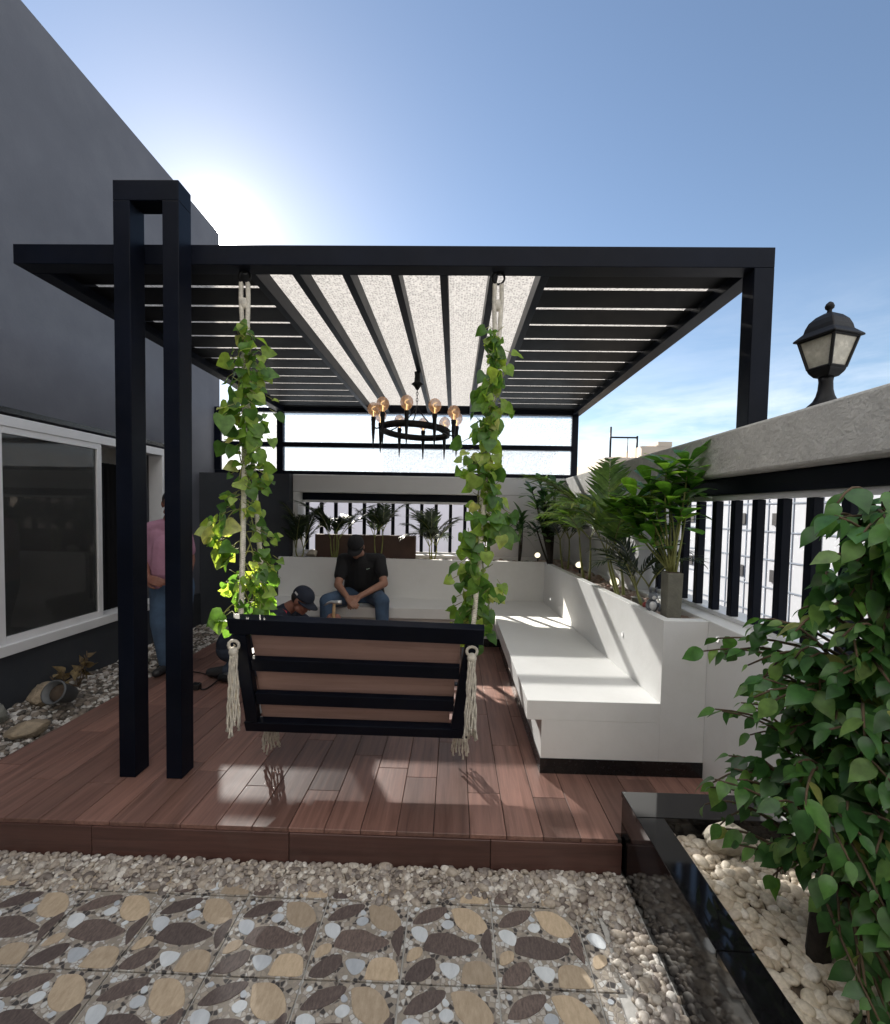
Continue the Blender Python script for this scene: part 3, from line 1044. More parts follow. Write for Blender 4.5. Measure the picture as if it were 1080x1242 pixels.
for a, b in ((-1.735, -1.650), (-1.485, -1.402)):
    m = MB(); m.box(a, b, 2.288, 2.398, .001, 2.95); m.build('column', MT['steel'], pg, bevel=BV)
m = MB(); m.box(-1.735, -1.402, 2.288, 2.398, 2.9505, 3.05); m.build('column_cap', MT['steel'], pg, bevel=BV)
RX = [-1.13, -.885, -.612, -.348, -.082, .189, .462]
for x in RX:
    m = MB(); m.box(x - .022, x + .022, YF + .1005, YB - .1005, Z0 + .001, Z1 - .002); m.build('rafter', MT['steel'], pg, bevel=.002)
k = 0
y = 2.515
while y < 5.90:
    yy = min(y + .221, 5.945)
    for a, b in ((XL + .101, RX[0] - .023), (RX[-1] + .023, XR - .101)):
        m = MB(); m.box(a, b, y, yy, Z0 + .055, Z0 + .060); m.build('slat', MT['slat'], pg)
    y += .2585
for a, b in zip(RX[:-1], RX[1:]):
    m = MB(); m.box(a + .001, b - .001, YF + .02, YB + .05, Z1 + .002, Z1 + .010); m.build('glass_panel', MT['roof_glass'], pg)
for a, b in ((XL + .02, RX[0] - .001), (RX[-1] + .001, XR - .02)):
    m = MB(); m.box(a, b, YF + .02, YB + .05, Z1 + .002, Z1 + .010); m.build('glass_panel', MT['roof_glass'], pg)
for hx in (-1.154, .21):
    m = MB()
    m.tube([(hx + .032 * math.sin(q), 2.47, 2.672 + .032 * math.cos(q)) for q in np.linspace(0, 2 * PI, 17)[:-1]], .006, 6, True)
    m.tube([(hx, 2.47, 2.6975), (hx, 2.47, 2.69)], .012, 8)
    m.build('hook', MT['iron'], pg, True)

# frosted glass screen above the rear wall
gs = thing('glass_screen', 'frosted glass windbreak in a black frame standing on the rear wall', 'glass screen', (-.8, 6.05, 1.86))
SY = 5.99
rails = [(1.866, 1.93), (2.245, 2.305)]
for a, b in rails:
    m = MB(); m.box(-3.19, XL - .001, SY - .025, SY + .025, a, b); m.build('frame_rail', MT['steel'], gs, bevel=.002)
    m = MB(); m.box(XL + .081, XR - .101, SY - .025, SY + .025, a, b); m.build('frame_rail', MT['steel'], gs, bevel=.002)
m = MB(); m.box(-3.19, XL - .001, SY - .025, SY + .025, 2.70, 2.755); m.build('frame_rail', MT['steel'], gs, bevel=.002)
m = MB(); m.box(-3.195, -3.11, SY - .024, SY + .026, 1.931, 2.699); m.build('frame_post', MT['steel'], gs, bevel=.002)
for z0, z1 in ((1.931, 2.244), (2.306, 2.696)):
    for a, b in ((-3.108, XL - .002), (XL + .082, -.965), (-.960, XR - .102)):
        m = MB(); m.box(a, b, SY - .004, SY + .004, z0, z1); m.build('pane', MT['screen_dense' if a < -3 else 'screen'], gs)

# ------------------------------------------------------------------ leaves
def nrm(a):
    return a / np.maximum(np.linalg.norm(a, axis=-1, keepdims=True), 1e-9)

PROF = dict(
    heart=([0, .05, .16, .32, .52, .74, .9, 1], [.0, .36, .50, .52, .43, .25, .10, 0]),
    oval=([0, .08, .2, .34, .5, .68, .85, .94, 1], [.0, .12, .225, .265, .25, .17, .07, .025, 0]),
    obov=([0, .15, .35, .55, .72, .86, .96, 1], [.03, .07, .14, .22, .27, .25, .12, 0]),
    lance=([0, .15, .4, .7, 1], [.02, .055, .06, .04, 0]),
    blade=([0, .1, .3, .6, .85, 1], [.05, .09, .12, .10, .05, 0]))

class Leaves:
    def __init__(self):
        self.b, self.d, self.n, self.l, self.w, self.dr = [], [], [], [], [], []

    def add(self, b, d, n, l, w=1., droop=.25):
        self.b.append(tuple(b)); self.d.append(tuple(d)); self.n.append(tuple(n)); self.l.append(l); self.w.append(w); self.dr.append(droop)

    def build(self, name, kind, mtl, parent=None, fold=.18, lobes=0., wave=.0):
        s, p = (np.array(a, float) for a in PROF[kind])
        B, D, Nn = np.array(self.b, float), nrm(np.array(self.d, float)), np.array(self.n, float)
        l, wd, dr = np.array(self.l)[:, None], np.array(self.w)[:, None], np.array(self.dr)[:, None]
        Sd = nrm(np.cross(Nn, D) + 1e-6)
        Nn = nrm(np.cross(D, Sd))
        n, m = len(B), len(s)
        V = np.zeros((n, m, 3, 3))
        for c, sg in ((0, -1), (1, 0), (2, 1)):
            x = s[None] * np.ones((n, 1)) - (lobes * (1 - s) ** 3 * (p > 0))[None] * abs(sg)
            if wave and sg:
                ph = RNG.uniform(0, 6.28, (n, 1))
                zz = wave * np.sin(s[None] * 9 + ph)
            else:
                zz = 0
            side = sg * p[None] * wd
            up = fold * abs(sg) * p[None] * wd - dr * s[None] ** 2 + zz * p[None]
            V[:, :, c, :] = B[:, None, :] + l[..., None] * (x[..., None] * D[:, None, :] * (1 - .25 * dr * s[None])[..., None] + side[..., None] * Sd[:, None, :] + up[..., None] * Nn[:, None, :])
        F = []
        for i in range(m - 1):
            for c in (0, 1):
                F.append((i * 3 + c, i * 3 + c + 1, (i + 1) * 3 + c + 1, (i + 1) * 3 + c))
        F = np.array(F)[None] + (np.arange(n) * m * 3)[:, None, None]
        return np_mesh(name, V.reshape(-1, 3), F.reshape(-1, 4), mtl, parent, True)

def rv(s=1.):
    return Vector((random.uniform(-s, s), random.uniform(-s, s), random.uniform(-s, s)))

def curve(a, b, bend, n=8):
    a, b, bend = Vector(a), Vector(b), Vector(bend)
    return [a.lerp(b, t) + bend * (4 * t * (1 - t)) for t in np.linspace(0, 1, n)]

# ------------------------------------------------------------------ ropes and swing
def rope_geo(mb, pts, r, turns, strands=3, n=6):
    """strands twisted round each other along a path"""
    pts = [Vector(p) for p in pts]
    ln = [0]
    for a, b in zip(pts[:-1], pts[1:]):
        ln.append(ln[-1] + (b - a).length)
    tot = ln[-1]
    k = max(8, int(turns * 8))
    for s in range(strands):
        out = []
        for i in range(k + 1):
            d = tot * i / k
            j = 0
            while j < len(pts) - 2 and ln[j + 1] < d: j += 1
            t = (d - ln[j]) / max(1e-6, ln[j + 1] - ln[j])
            p = pts[j].lerp(pts[j + 1], t)
            tg = (pts[j + 1] - pts[j]).normalized()
            u = tg.cross(Vector((.2, 1, .1))).normalized()
            v = tg.cross(u)
            q = 2 * PI * (turns * i / k + s / strands)
            out.append(p + (u * math.cos(q) + v * math.sin(q)) * r * .62)
        mb.tube(out, r * .62, n)

def tassel(mb, top, ln, nst, spread):
    top = Vector(top)
    mb.ball(top, .020, 10, 8, (1.1, 1, 1.2))
    mb.tube([top + Vector((.024 * math.cos(q), .002, .030 + .022 * math.sin(q))) for q in np.linspace(0, 2 * PI, 13)[:-1]], .0075, 6, True)
    for i in range(nst):
        a = 2 * PI * i / nst
        l = ln * random.uniform(.86, 1.04)
        ph = random.uniform(0, 6)
        pts = []
        for t in np.linspace(0, 1, 22):
            rr = spread * (.5 + .55 * t)
            pts.append(top + Vector((rr * math.cos(a) + .0026 * math.sin(t * 17 + ph), rr * math.sin(a) * .8 + .0026 * math.cos(t * 15 + ph), -.01 - l * t)))
        mb.tube(pts, [.0046 + .0009 * math.sin(j * 2.4 + ph) for j in range(21)] + [.0075], 5)

sw = thing('porch_swing', 'black framed wooden porch swing hanging on pale ropes, back turned to the camera', 'swing', (-.465, 2.35, .3))
TL, TR, BL, BR = Vector((-1.015, 2.03, .924)), Vector((.142, 2.03, .900)), Vector((-1.052, 2.28, .29)), Vector((.066, 2.28, .285))
def bp(u, v, off=0.):
    """point on the tilted back: u across 0..1, v from top 0 to bottom 1, off towards the sitter"""
    p = TL.lerp(TR, u).lerp(BL.lerp(BR, u), v)
    return p + Vector((0, .93, .36)) * off
bn_up = (TL - BL).normalized()
nb = Vector((0, .93, .36))
m = MB(); m.bar(bp(-.005, .045), bp(1.005, .045), .045, .085, bn_up); m.build('back_top_rail', MT['steel'], sw, bevel=.004)
m = MB(); m.bar(bp(0, .955), bp(1, .955), .045, .062, bn_up); m.build('back_bottom_rail', MT['steel'], sw, bevel=.004)
for u in (.035, .965):
    m = MB(); m.bar(bp(u, .115), bp(u, .905), .062, .045, nb); m.build('back_post', MT['steel'], sw, bevel=.004)
for v in (.375, .685):
    m = MB(); m.bar(bp(.066, v), bp(.934, v), .03, .072, bn_up); m.build('back_slat', MT['steel'], sw, bevel=.003)
for v in (.235, .53, .82):
    m = MB(); m.bar(bp(.085 - .02, v, .034), bp(.925, v, .034), .016, .185, bn_up); m.build('back_board', MT['board'], sw, bevel=.003)
# seat, front rail and arms
for i, t in enumerate(np.linspace(.06, .94, 5)):
    a, b = BL.lerp(Vector((-1.02, 2.70, .365)), t), BR.lerp(Vector((.085, 2.70, .36)), t)
    m = MB(); m.bar(a + Vector((.03, 0, .012)), b + Vector((-.03, 0, .012)), .074, .02); m.build('seat_slat', MT['board'], sw, bevel=.003)
for u in (0, 1):
    a = BL.lerp(BR, u); b = Vector((-1.02, 2.72, .365)).lerp(Vector((.085, 2.72, .36)), u)
    m = MB(); m.bar(a + Vector((0, .03, -.012)), b, .05, .05); m.build('seat_rail', MT['steel'], sw, bevel=.004)
    m = MB(); m.bar(b + Vector((0, -.03, .026)), b + Vector((0, -.10, .27)), .045, .045, (0, 1, 0)); m.build('arm_post', MT['steel'], sw, bevel=.004)
    c = bp(.035 if u == 0 else .965, .36, .03)
    m = MB(); m.bar(c, b + Vector((0, -.10, .295)), .055, .035); m.build('arm_rest', MT['steel'], sw, bevel=.004)
m = MB(); m.bar(Vector((-.965, 2.72, .365)), Vector((.06, 2.72, .36)), .05, .05); m.build('front_rail', MT['steel'], sw, bevel=.004)
ROPES = []
for hx, sx, bx_, fx_ in ((-1.154, -1, -1.005, -1.035), (.21, 1, .092, .068)):
    hook = Vector((hx, 2.47, 2.64))
    knot = Vector((hx + sx * -.008, 2.45, 2.22))
    rear = Vector((bx_, 2.075, .765 + .02))
    front = Vector((fx_, 2.54, .33))
    m = MB()
    rope_geo(m, [hook + Vector((-.018, 0, 0)), hook + Vector((-.02, 0, -.08)), knot], .0105, 16)
    rope_geo(m, [hook + Vector((.018, 0, 0)), hook + Vector((.02, 0, -.08)), knot + Vector((.012, 0, 0))], .0105, 16)
    m.ball(hook + Vector((0, 0, -.11)), .024, 10, 8, (1, .8, 1.3))
    m.ball(knot, .026, 10, 8, (1, .9, 1.5))
    m.build('hanging_rope', MT['rope'], sw, True)
    m = MB()
    rope_geo(m, curve(knot, rear + Vector((0, .03, .03)), (sx * .006, .03, 0), 6) + [rear + Vector((0, -.01, 0))], .0115, 46)
    m.build('hanging_rope', MT['rope'], sw, True)
    m = MB()
    rope_geo(m, curve(knot, front, (sx * -.004, 0, 0), 6), .0115, 54)
    m.build('hanging_rope', MT['rope'], sw, True)
    m = MB(); tassel(m, rear + Vector((0, -.035, -.02)), .37, 14, .026); m.build('tassel', MT['rope'], sw, True)
    m = MB(); tassel(m, front + Vector((.01 * -sx, -.02, -.035)), .235, 15, .045); m.build('tassel', MT['rope'], sw, True)
    ROPES.append((hook, knot, rear, front))

def vine(idx, label, prof, shade):
    hook, knot, rear, front = ROPES[idx]
    t = thing('climbing_vine', label, 'vine', (knot.x, knot.y, .9), 'vines climbing the swing ropes')
    lv, st = Leaves(), MB()
    runs = []
    mid = lambda z: (knot.lerp(rear, min(1, max(0, (knot.z - z) / (knot.z - rear.z)))) * 1.3 + knot.lerp(front, min(1, max(0, (knot.z - z) / (knot.z - front.z)))) * .7) * .5
    for ph in (0, 2.1, 4.2):
        pts = []
        for z in np.linspace(2.32, .88, 46):
            c = mid(z)
            pts.append(c + Vector((.03 * math.cos(z * 13 + ph), .035 * math.sin(z * 13 + ph), z - c.z)))
        st.tube(pts, .0035, 5)
    for z, xo, yo, n, spread, size in prof:
        xo = xo * .62 + (.03 if idx == 0 else 0)
        spread *= .8
        size *= .74
        c = mid(z)
        c = Vector((c.x + xo, c.y + yo - .03, z))
        if abs(xo) > .05:
            st.tube(curve((c.x - xo, c.y - yo, z + .05), c, (0, 0, .03), 6), .0028, 4)
        for _ in range(int(n * 2.1)):
            p = c + Vector((random.gauss(0, spread), random.gauss(0, spread * .8), random.gauss(0, spread * 1.1)))
            o = Vector((p.x - mid(z).x + random.gauss(0, .06), p.y - mid(z).y + random.gauss(0, .06), 0))
            o = (o.normalized() if o.length > .01 else Vector((1, 0, 0)))
            d = o * random.uniform(.2, .8) + Vector((random.gauss(0, .25), random.gauss(0, .25), random.uniform(-1, .15)))
            p.y -= random.uniform(0, .05)
            nn = Vector((random.gauss(0, .7), -random.uniform(.3, 1), random.uniform(-.1, 1)))
            ll = size * random.uniform(.65, 1.45)
            st.tube([p - o * .035 + Vector((0, 0, .02)), p], .0018, 4)
            lv.add(p, d, nn, ll, random.uniform(.8, 1.1), random.uniform(.05, .5))
    st.build('stem', MT['stem'], t, True)
    lv.build('leaves', 'heart', MT['vine'], t, .22, .12, .12)
    return t

PL = [(2.33, -.05, 0, 3, .03, .085), (2.30, .06, 0, 5, .035, .085), (2.20, -.05, 0, 5, .04, .085), (2.14, .10, 0, 6, .03, .08), (2.05, -.03, 0, 7, .05, .08),
      (2.03, .07, 0, 5, .04, .07), (1.93, -.06, -.03, 6, .045, .1), (1.86, -.04, -.03, 7, .06, .11), (1.88, .13, 0, 4, .035, .07), (1.76, .05, 0, 8, .05, .08),
      (1.68, .07, 0, 7, .045, .07), (1.60, -.02, 0, 6, .05, .075), (1.55, .07, .02, 5, .04, .07), (1.47, -.12, 0, 4, .03, .085), (1.40, .05, 0, 5, .04, .07), (1.36, -.18, -.02, 5, .035, .09),
      (1.28, -.20, -.02, 5, .03, .095), (1.20, -.15, -.02, 7, .03, .095), (1.25, .12, .02, 8, .045, .06), (1.15, .13, .02, 7, .04, .06), (1.09, .18, .02, 2, .015, .08), (1.05, -.07, 0, 7, .045, .07),
      (1.03, .06, 0, 9, .05, .07), (.96, .09, .0, 8, .05, .07), (.92, -.02, 0, 9, .05, .07), (.90, -.19, -.05, 2, .015, .11), (.90, .12, 0, 5, .035, .075)]
PR = [(2.34, -.02, 0, 5, .025, .075), (2.24, .0, 0, 8, .035, .075), (2.16, .02, 0, 9, .04, .07), (2.06, -.02, 0, 9, .045, .08), (1.98, .01, 0, 9, .045, .08), (1.88, .0, 0, 9, .045, .08),
      (1.80, .0, 0, 9, .05, .085), (1.70, -.03, 0, 10, .05, .085), (1.63, -.15, 0, 3, .03, .07), (1.60, .0, 0, 10, .055, .085), (1.50, .02, 0, 10, .055, .085), (1.42, .06, 0, 10, .055, .09), (1.34, .07, 0, 8, .05, .09),
      (1.27, -.03, 0, 9, .05, .08), (1.18, -.03, 0, 10, .05, .08), (1.10, .0, 0, 9, .05, .085), (1.05, .09, 0, 6, .04, .10), (1.0, -.03, 0, 9, .05, .08), (.93, .0, 0, 9, .05, .08), (.88, .04, 0, 8, .05, .085), (.86, -.10, 0, 6, .035, .06)]
vine(0, 'sunlit yellow-green vine with loose sprays of leaves on the rope nearer the twin columns', PL, 0)
vine(1, 'dense mid green vine wrapped tightly round the swing rope nearer the white bench', PR, 0)

# ------------------------------------------------------------------ chandelier
CX, CY, CZ = -.372, 4.2, 2.16
ch = thing('chandelier', 'black iron ring chandelier with amber globe bulbs hanging under the glass roof', 'chandelier', (CX, CY, 2.69))
RXC = -.348
m = MB()
m.lathe([(.012, -.16), (.03, -.13), (.055, -.11), (.03, -.09), (.024, -.03), (.03, 0.0)], (CX + .01, CY, 2.697), 14)
m.build('ceiling_hook', MT['iron'], ch, True)
m = MB()
for i in range(5):
    z = 2.53 - i * .028
    q = Vector((1, 0, 0)) if i % 2 else Vector((0, 1, 0))
    m.tube([Vector((CX + .01, CY, z)) + q * (.009 * math.sin(a)) + Vector((0, 0, .018 * math.cos(a))) for a in np.linspace(0, 2 * PI, 11)[:-1]], .003, 5, True)
m.build('chain', MT['iron'], ch, True)
tilt = Matrix.Rotation(math.radians(3), 3, 'Y') @ Matrix.Rotation(math.radians(-2), 3, 'X')
c0 = Vector((CX, CY, CZ))
m = MB()
for i in range(3):
    a = 2 * PI * i / 3 + .5
    m.tube(curve((CX + .01, CY, 2.395), c0 + tilt @ Vector((.30 * math.cos(a), .30 * math.sin(a), .02)), (-.03 * math.cos(a), -.03 * math.sin(a), -.02), 8), .0055, 6)
m.build('support_rods', MT['iron'], ch, True)
m = MB()
n = 64
for (ro, ri) in ((.318, .300),):
    vs, fs = [], []
    for i in range(n):
        a = 2 * PI * i / n
        for r, z in ((ro, -.028), (ro, .028), (ri, .028), (ri, -.028)):
            vs.append(c0 + tilt @ Vector((r * math.cos(a), r * math.sin(a), z)))
    for i in range(n):
        j = (i + 1) % n
        for k in range(4):
            l = (k + 1) % 4
            fs.append((i * 4 + k, j * 4 + k, j * 4 + l, i * 4 + l))
    m.add(vs, fs)
m.build('ring', MT['iron'], ch, True)
for i in range(10):
    a = 2 * PI * i / 10 + .2
    p = c0 + tilt @ Vector((.385 * math.cos(a), .385 * math.sin(a), 0))
    q = c0 + tilt @ Vector((.318 * math.cos(a), .318 * math.sin(a), 0))
    m = MB()
    m.tube([q, q.lerp(p, .6) + Vector((0, 0, -.012)), p], .007, 6)
    m.lathe([(.001, -.205), (.006, -.17), (.011, -.10), (.0165, -.02), (.018, .05), (.022, .06), (.022, .085), (.016, .09)], p, 10)
    arm = m.build('candle_arm', MT['iron'], ch, True)
    m = MB()
    m.lathe([(.016, .091), (.020, .100), (.040, .115), (.054, .142), (.056, .160), (.050, .185), (.034, .206), (.014, .216), (.002, .218)], p, 16)
    b = m.build('bulb', MT['bulb'], arm, True)
    m = MB()
    m.tube([p + Vector((.016 * math.cos(s), .016 * math.sin(s), .13 + .055 * (s % (2 * PI)) / 6.3)) for s in np.linspace(0, 6.2, 12)], .002, 4)
    m.tube([p + Vector((0, 0, .09)), p + Vector((0, 0, .14))], .004, 5)
    m.build('filament', MT['filament'], b, True)

# ------------------------------------------------------------------ lantern on the parapet
LX, LY, LZ = 1.468, 1.865, 1.868
LS = .665
ln_ = thing('lantern', 'black post lantern with pale seeded glass standing on the right parapet', 'lantern', (LX, LY, LZ))
R0 = math.radians(62)
m = MB()
m.lathe([(a * LS, b * LS * 1.2) for a, b in [(.088, 0), (.088, .012), (.078, .02), (.060, .035), (.046, .06), (.038, .09), (.035, .13), (.038, .15)]], (LX, LY, LZ), 24)
m.build('base', MT['iron'], ln_, True)
def sq(r, z, t=0.):
    r, z = r * LS, z * LS * 1.2
    return [Vector((LX + r * math.cos(R0 + PI / 2 * k), LY + r * math.sin(R0 + PI / 2 * k), LZ + z)) for k in range(4)]
def frust(mb, levels):
    vs = []
    for r, z in levels: vs += sq(r, z)
    fs = [(3, 2, 1, 0), tuple(range(len(vs) - 4, len(vs)))]
    for i in range(len(levels) - 1):
        for k in range(4):
            l = (k + 1) % 4
            fs.append((i * 4 + k, i * 4 + l, (i + 1) * 4 + l, (i + 1) * 4 + k))
    mb.add(vs, fs)
m = MB(); frust(m, [(.045, .1505), (.062, .155), (.085, .175), (.092, .185), (.092, .195)]); m.build('cup', MT['iron'], ln_, bevel=.002)
m = MB()
lo, hi = sq(.088, .1955), sq(.140, .338)
for k in range(4):
    m.tube([lo[k], hi[k]], .0062, 6)
    m.tube([hi[k], hi[(k + 1) % 4]], .0056, 6)
    m.tube([lo[k], lo[(k + 1) % 4]], .006, 6)
m.build('frame', MT['iron'], ln_)
for k in range(4):
    m = MB()
    a, b = sq(.084, .198), sq(.135, .336)
    i = (k + 1) % 4
    c = Vector((LX, LY, 0))
    q = [a[k], a[i], b[i], b[k]]
    inn = [p + (Vector((LX, LY, p.z)) - p).normalized() * .004 for p in q]
    m.add(q + inn, [(0, 1, 2, 3), (7, 6, 5, 4), (0, 4, 5, 1), (1, 5, 6, 2), (2, 6, 7, 3), (3, 7, 4, 0)])
    m.build('pane', MT['lamp_glass'], ln_)
m = MB()
frust(m, [(.170, .338), (.172, .346), (.146, .362), (.122, .378), (.115, .400), (.098, .428), (.066, .452), (.03, .466)])
m.build('roof', MT['iron'], ln_, bevel=.003)
m = MB()
m.lathe([(a * LS, b * LS * 1.2) for a, b in [(.016, .4665), (.012, .475), (.012, .482), (.022, .49), (.024, .50), (.018, .513), (.006, .522)]], (LX, LY, LZ), 12)
m.build('finial', MT['iron'], ln_, True)

# ------------------------------------------------------------------ planter plants
def palm(loc, label, n, ln, spread, stemh, mtl, group=None, seed=0, nl=20, ll=.2, lean=(0, 0), stems=3, cat='palm', up=(.5, 1.1), name='palm_plant', stem_m='stem'):
    random.seed(seed)
    t = thing(name, label, cat, loc, group)
    st, lv = MB(), Leaves()
    b0 = Vector(loc)
    heads = []
    for s in range(stems):
        a = 2 * PI * s / stems + random.uniform(-.4, .4)
        b = b0 + Vector((.02 * math.cos(a), .02 * math.sin(a), -.02))
        h = b0 + Vector((lean[0] + .05 * math.cos(a), lean[1] + .05 * math.sin(a), stemh * random.uniform(.8, 1.1)))
        st.tube(curve(b, h, (.01 * math.cos(a), .01 * math.sin(a), 0), 7), [.012, .011, .010, .009, .008, .007, .006], 6)
        heads.append(h)
    for i in range(n):
        h = heads[i % stems]
        az = 2 * PI * i / n * 1.9 + random.uniform(-.5, .5)
        el = random.uniform(*up)
        L_ = ln * random.uniform(.75, 1.1)
        d = Vector((math.cos(az) * spread, math.sin(az) * spread, math.tan(min(el, 1.35)))).normalized()
        pts = []
        p = h.copy()
        v = d.copy()
        k = 14
        for j in range(k + 1):
            pts.append(p.copy())
            p = p + v * (L_ / k)
            v = (v + Vector((0, 0, -.085 - .03 * j / k))).normalized()
        st.tube(pts, [.0055 * (1 - .75 * j / k) for j in range(k + 1)], 5)
        for j in range(nl):
            tt = .22 + .78 * j / (nl - 1)
            q = tt * k
            i0 = min(int(q), k - 1)
            pos = pts[i0].lerp(pts[i0 + 1], q - i0)
            tg = (pts[i0 + 1] - pts[i0]).normalized()
            sd = tg.cross(Vector((0, 0, 1))).normalized()
            upv = sd.cross(tg).normalized()
            sz = ll * (.55 + .9 * math.sin(PI * min(1, tt * .95)) ** 1.0) * .75
            for sg in (-1, 1):
                dd = sd * sg * .8 + tg * (.65 + .5 * tt) + upv * .22 + rv(.1)
                lv.add(pos, dd, upv + rv(.12), sz * random.uniform(.85, 1.1), 1, random.uniform(.15, .5))
        lv.add(pts[-1], v, Vector((0, 0, 1)), ll * .6, 1, .2)
    st.build('stems', MT[stem_m], t, True)
    lv.build('fronds', 'lance', MT[mtl], t, .25)
    return t

PZ = .835
GP = 'palms in the planter along the right wall'
palm((1.20, 3.25, PZ), 'large arching palm with broad fronds in front of the lit spotlight in the right planter', 9, .78, .62, .32, 'palm', GP, 3, 24, .25, (-.06, .05), 3, up=(.75, 1.3))
palm((1.19, 4.05, PZ), 'mid sized palm on a thin double stem between the big palm and the bushy plant', 8, .55, .75, .36, 'palm', GP, 5, 20, .2, (-.03, 0), 2, up=(.6, 1.2))
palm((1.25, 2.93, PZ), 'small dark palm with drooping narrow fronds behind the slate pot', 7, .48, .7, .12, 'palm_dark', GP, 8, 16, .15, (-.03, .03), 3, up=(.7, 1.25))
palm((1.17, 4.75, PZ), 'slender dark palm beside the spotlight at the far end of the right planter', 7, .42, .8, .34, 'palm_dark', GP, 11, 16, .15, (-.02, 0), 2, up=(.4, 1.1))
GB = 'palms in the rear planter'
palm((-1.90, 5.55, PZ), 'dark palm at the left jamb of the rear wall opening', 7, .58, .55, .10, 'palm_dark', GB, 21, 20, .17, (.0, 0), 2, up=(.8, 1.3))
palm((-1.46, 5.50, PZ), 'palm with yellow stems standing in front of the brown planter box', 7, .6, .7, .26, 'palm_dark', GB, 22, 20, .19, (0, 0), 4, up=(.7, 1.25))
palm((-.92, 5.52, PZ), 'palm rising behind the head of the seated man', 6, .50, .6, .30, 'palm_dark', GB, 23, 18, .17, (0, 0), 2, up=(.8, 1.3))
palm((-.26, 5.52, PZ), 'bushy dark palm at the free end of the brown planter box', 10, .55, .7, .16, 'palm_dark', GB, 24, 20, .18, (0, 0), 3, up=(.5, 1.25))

def rosette_plant(name, label, cat, loc, heads, nleaf, ll, mtl, stem_m, kind='obov', seed=1, wd=1., fold=.12, base_r=.01, droop=(.1, .4), up=(.1, 1.1)):
    random.seed(seed)
    t = thing(name, label, cat, loc)
    st, lv = MB(), Leaves()
    b = Vector(loc)
    for h in heads:
        h = Vector(h)
        st.tube(curve(b + Vector((random.uniform(-.015, .015), random.uniform(-.015, .015), -.02)), h, Vector((random.uniform(-.02, .02), random.uniform(-.02, .02), 0)), 8), [base_r * (1 - .07 * j) for j in range(8)], 6)
        for i in range(nleaf):
            az = i * 2.4 + random.uniform(-.3, .3)
            el = up[0] + (up[1] - up[0]) * (i / nleaf) + random.uniform(-.15, .15)
            d = Vector((math.cos(az) * math.cos(el), math.sin(az) * math.cos(el), math.sin(el)))
            nn = Vector((-math.cos(az) * math.sin(el), -math.sin(az) * math.sin(el), math.cos(el)))
            lv.add(h + Vector((0, 0, -.06 + .07 * i / nleaf)) + d * .012, d, nn, ll * random.uniform(.75, 1.15), wd, random.uniform(*droop))
    st.build('stems', MT[stem_m], t, True)
    lv.build('leaves', kind, MT[mtl], t, fold)
    return t

random.seed(4)
# plant in the slate sleeve pot
pot = MB()
pot.hexa([(1.208, 2.565, .836), (1.288, 2.565, .836), (1.288, 2.645, .836), (1.208, 2.645, .836),
          (1.204, 2.561, 1.105), (1.292, 2.561, 1.105), (1.292, 2.649, 1.105), (1.204, 2.649, 1.105)])
tp = thing('plant_pot', 'tall square grey slate pot at the near end of the right planter', 'pot', (1.248, 2.605, .83))
pot.build('body', MT['slate'], tp, bevel=.004)
m = MB(); m.box(1.212, 1.284, 2.569, 2.641, 1.1052, 1.109); m.build('soil', MT['soil'], tp)
hd = [(1.20, 2.62, 1.70), (1.30, 2.58, 1.72), (1.25, 2.70, 1.66), (1.34, 2.62, 1.60), (1.15, 2.72, 1.60), (1.10, 2.80, 1.52), (1.22, 2.62, 1.52), (1.31, 2.66, 1.50),
      (1.13, 2.68, 1.44), (1.20, 2.78, 1.42), (1.28, 2.62, 1.41), (1.06, 2.86, 1.43), (1.12, 2.78, 1.33), (1.18, 2.70, 1.28)]
rosette_plant('broadleaf_plant', 'glossy broad leaved plant with bright top leaves growing from the slate pot', 'plant', (1.248, 2.605, 1.11), hd, 15, .155, 'broad', 'stem', 'obov', 9, 1.0, .1, .007)
hd = [(1.05 + random.gauss(0, .11), 5.1 + random.gauss(0, .09), z) for z in (1.18, 1.24, 1.28, 1.32, 1.36, 1.40, 1.43, 1.47, 1.50, 1.55, 1.58, 1.62, 1.67, 1.72, 1.76)]
rosette_plant('bushy_plant', 'dark bushy plant on a bare stem in the far corner of the planter', 'plant', (1.09, 5.1, PZ), hd, 15, .15, 'bush', 'bark', 'obov', 12, .9, .1, .014)
rosette_plant('dracaena', 'small dark spiky plant on a thin trunk against the rear wall', 'plant', (.80, 5.48, PZ), [(.79, 5.47, 1.22), (.80, 5.48, 1.29), (.81, 5.48, 1.36)], 13, .23, 'bush', 'bark', 'blade', 14, .75, .2, .012, (.3, .8), (-.1, 1.2))

# brown planter box on the rear ledge
bxp = thing('planter_box', 'long dark brown planter box on the rear ledge behind the seated man', 'planter box', (-1.1, 5.62, .83))
m = MB()
a, b, y0, y1, z0, z1 = -1.73, -.475, 5.60, 5.71, .832, 1.115
m.box(a, b, y0, y0 + .018, z0, z1); m.box(a, b, y1 - .018, y1, z0, z1)
m.box(a, a + .018, y0 + .0185, y1 - .0185, z0, z1); m.box(b - .018, b, y0 + .0185, y1 - .0185, z0, z1)
m.build('panel', MT['brown_box'], bxp, bevel=.003)
m = MB(); m.box(a + .019, b - .019, y0 + .019, y1 - .019, z0, z1 - .03); m.build('soil', MT['soil'], bxp)

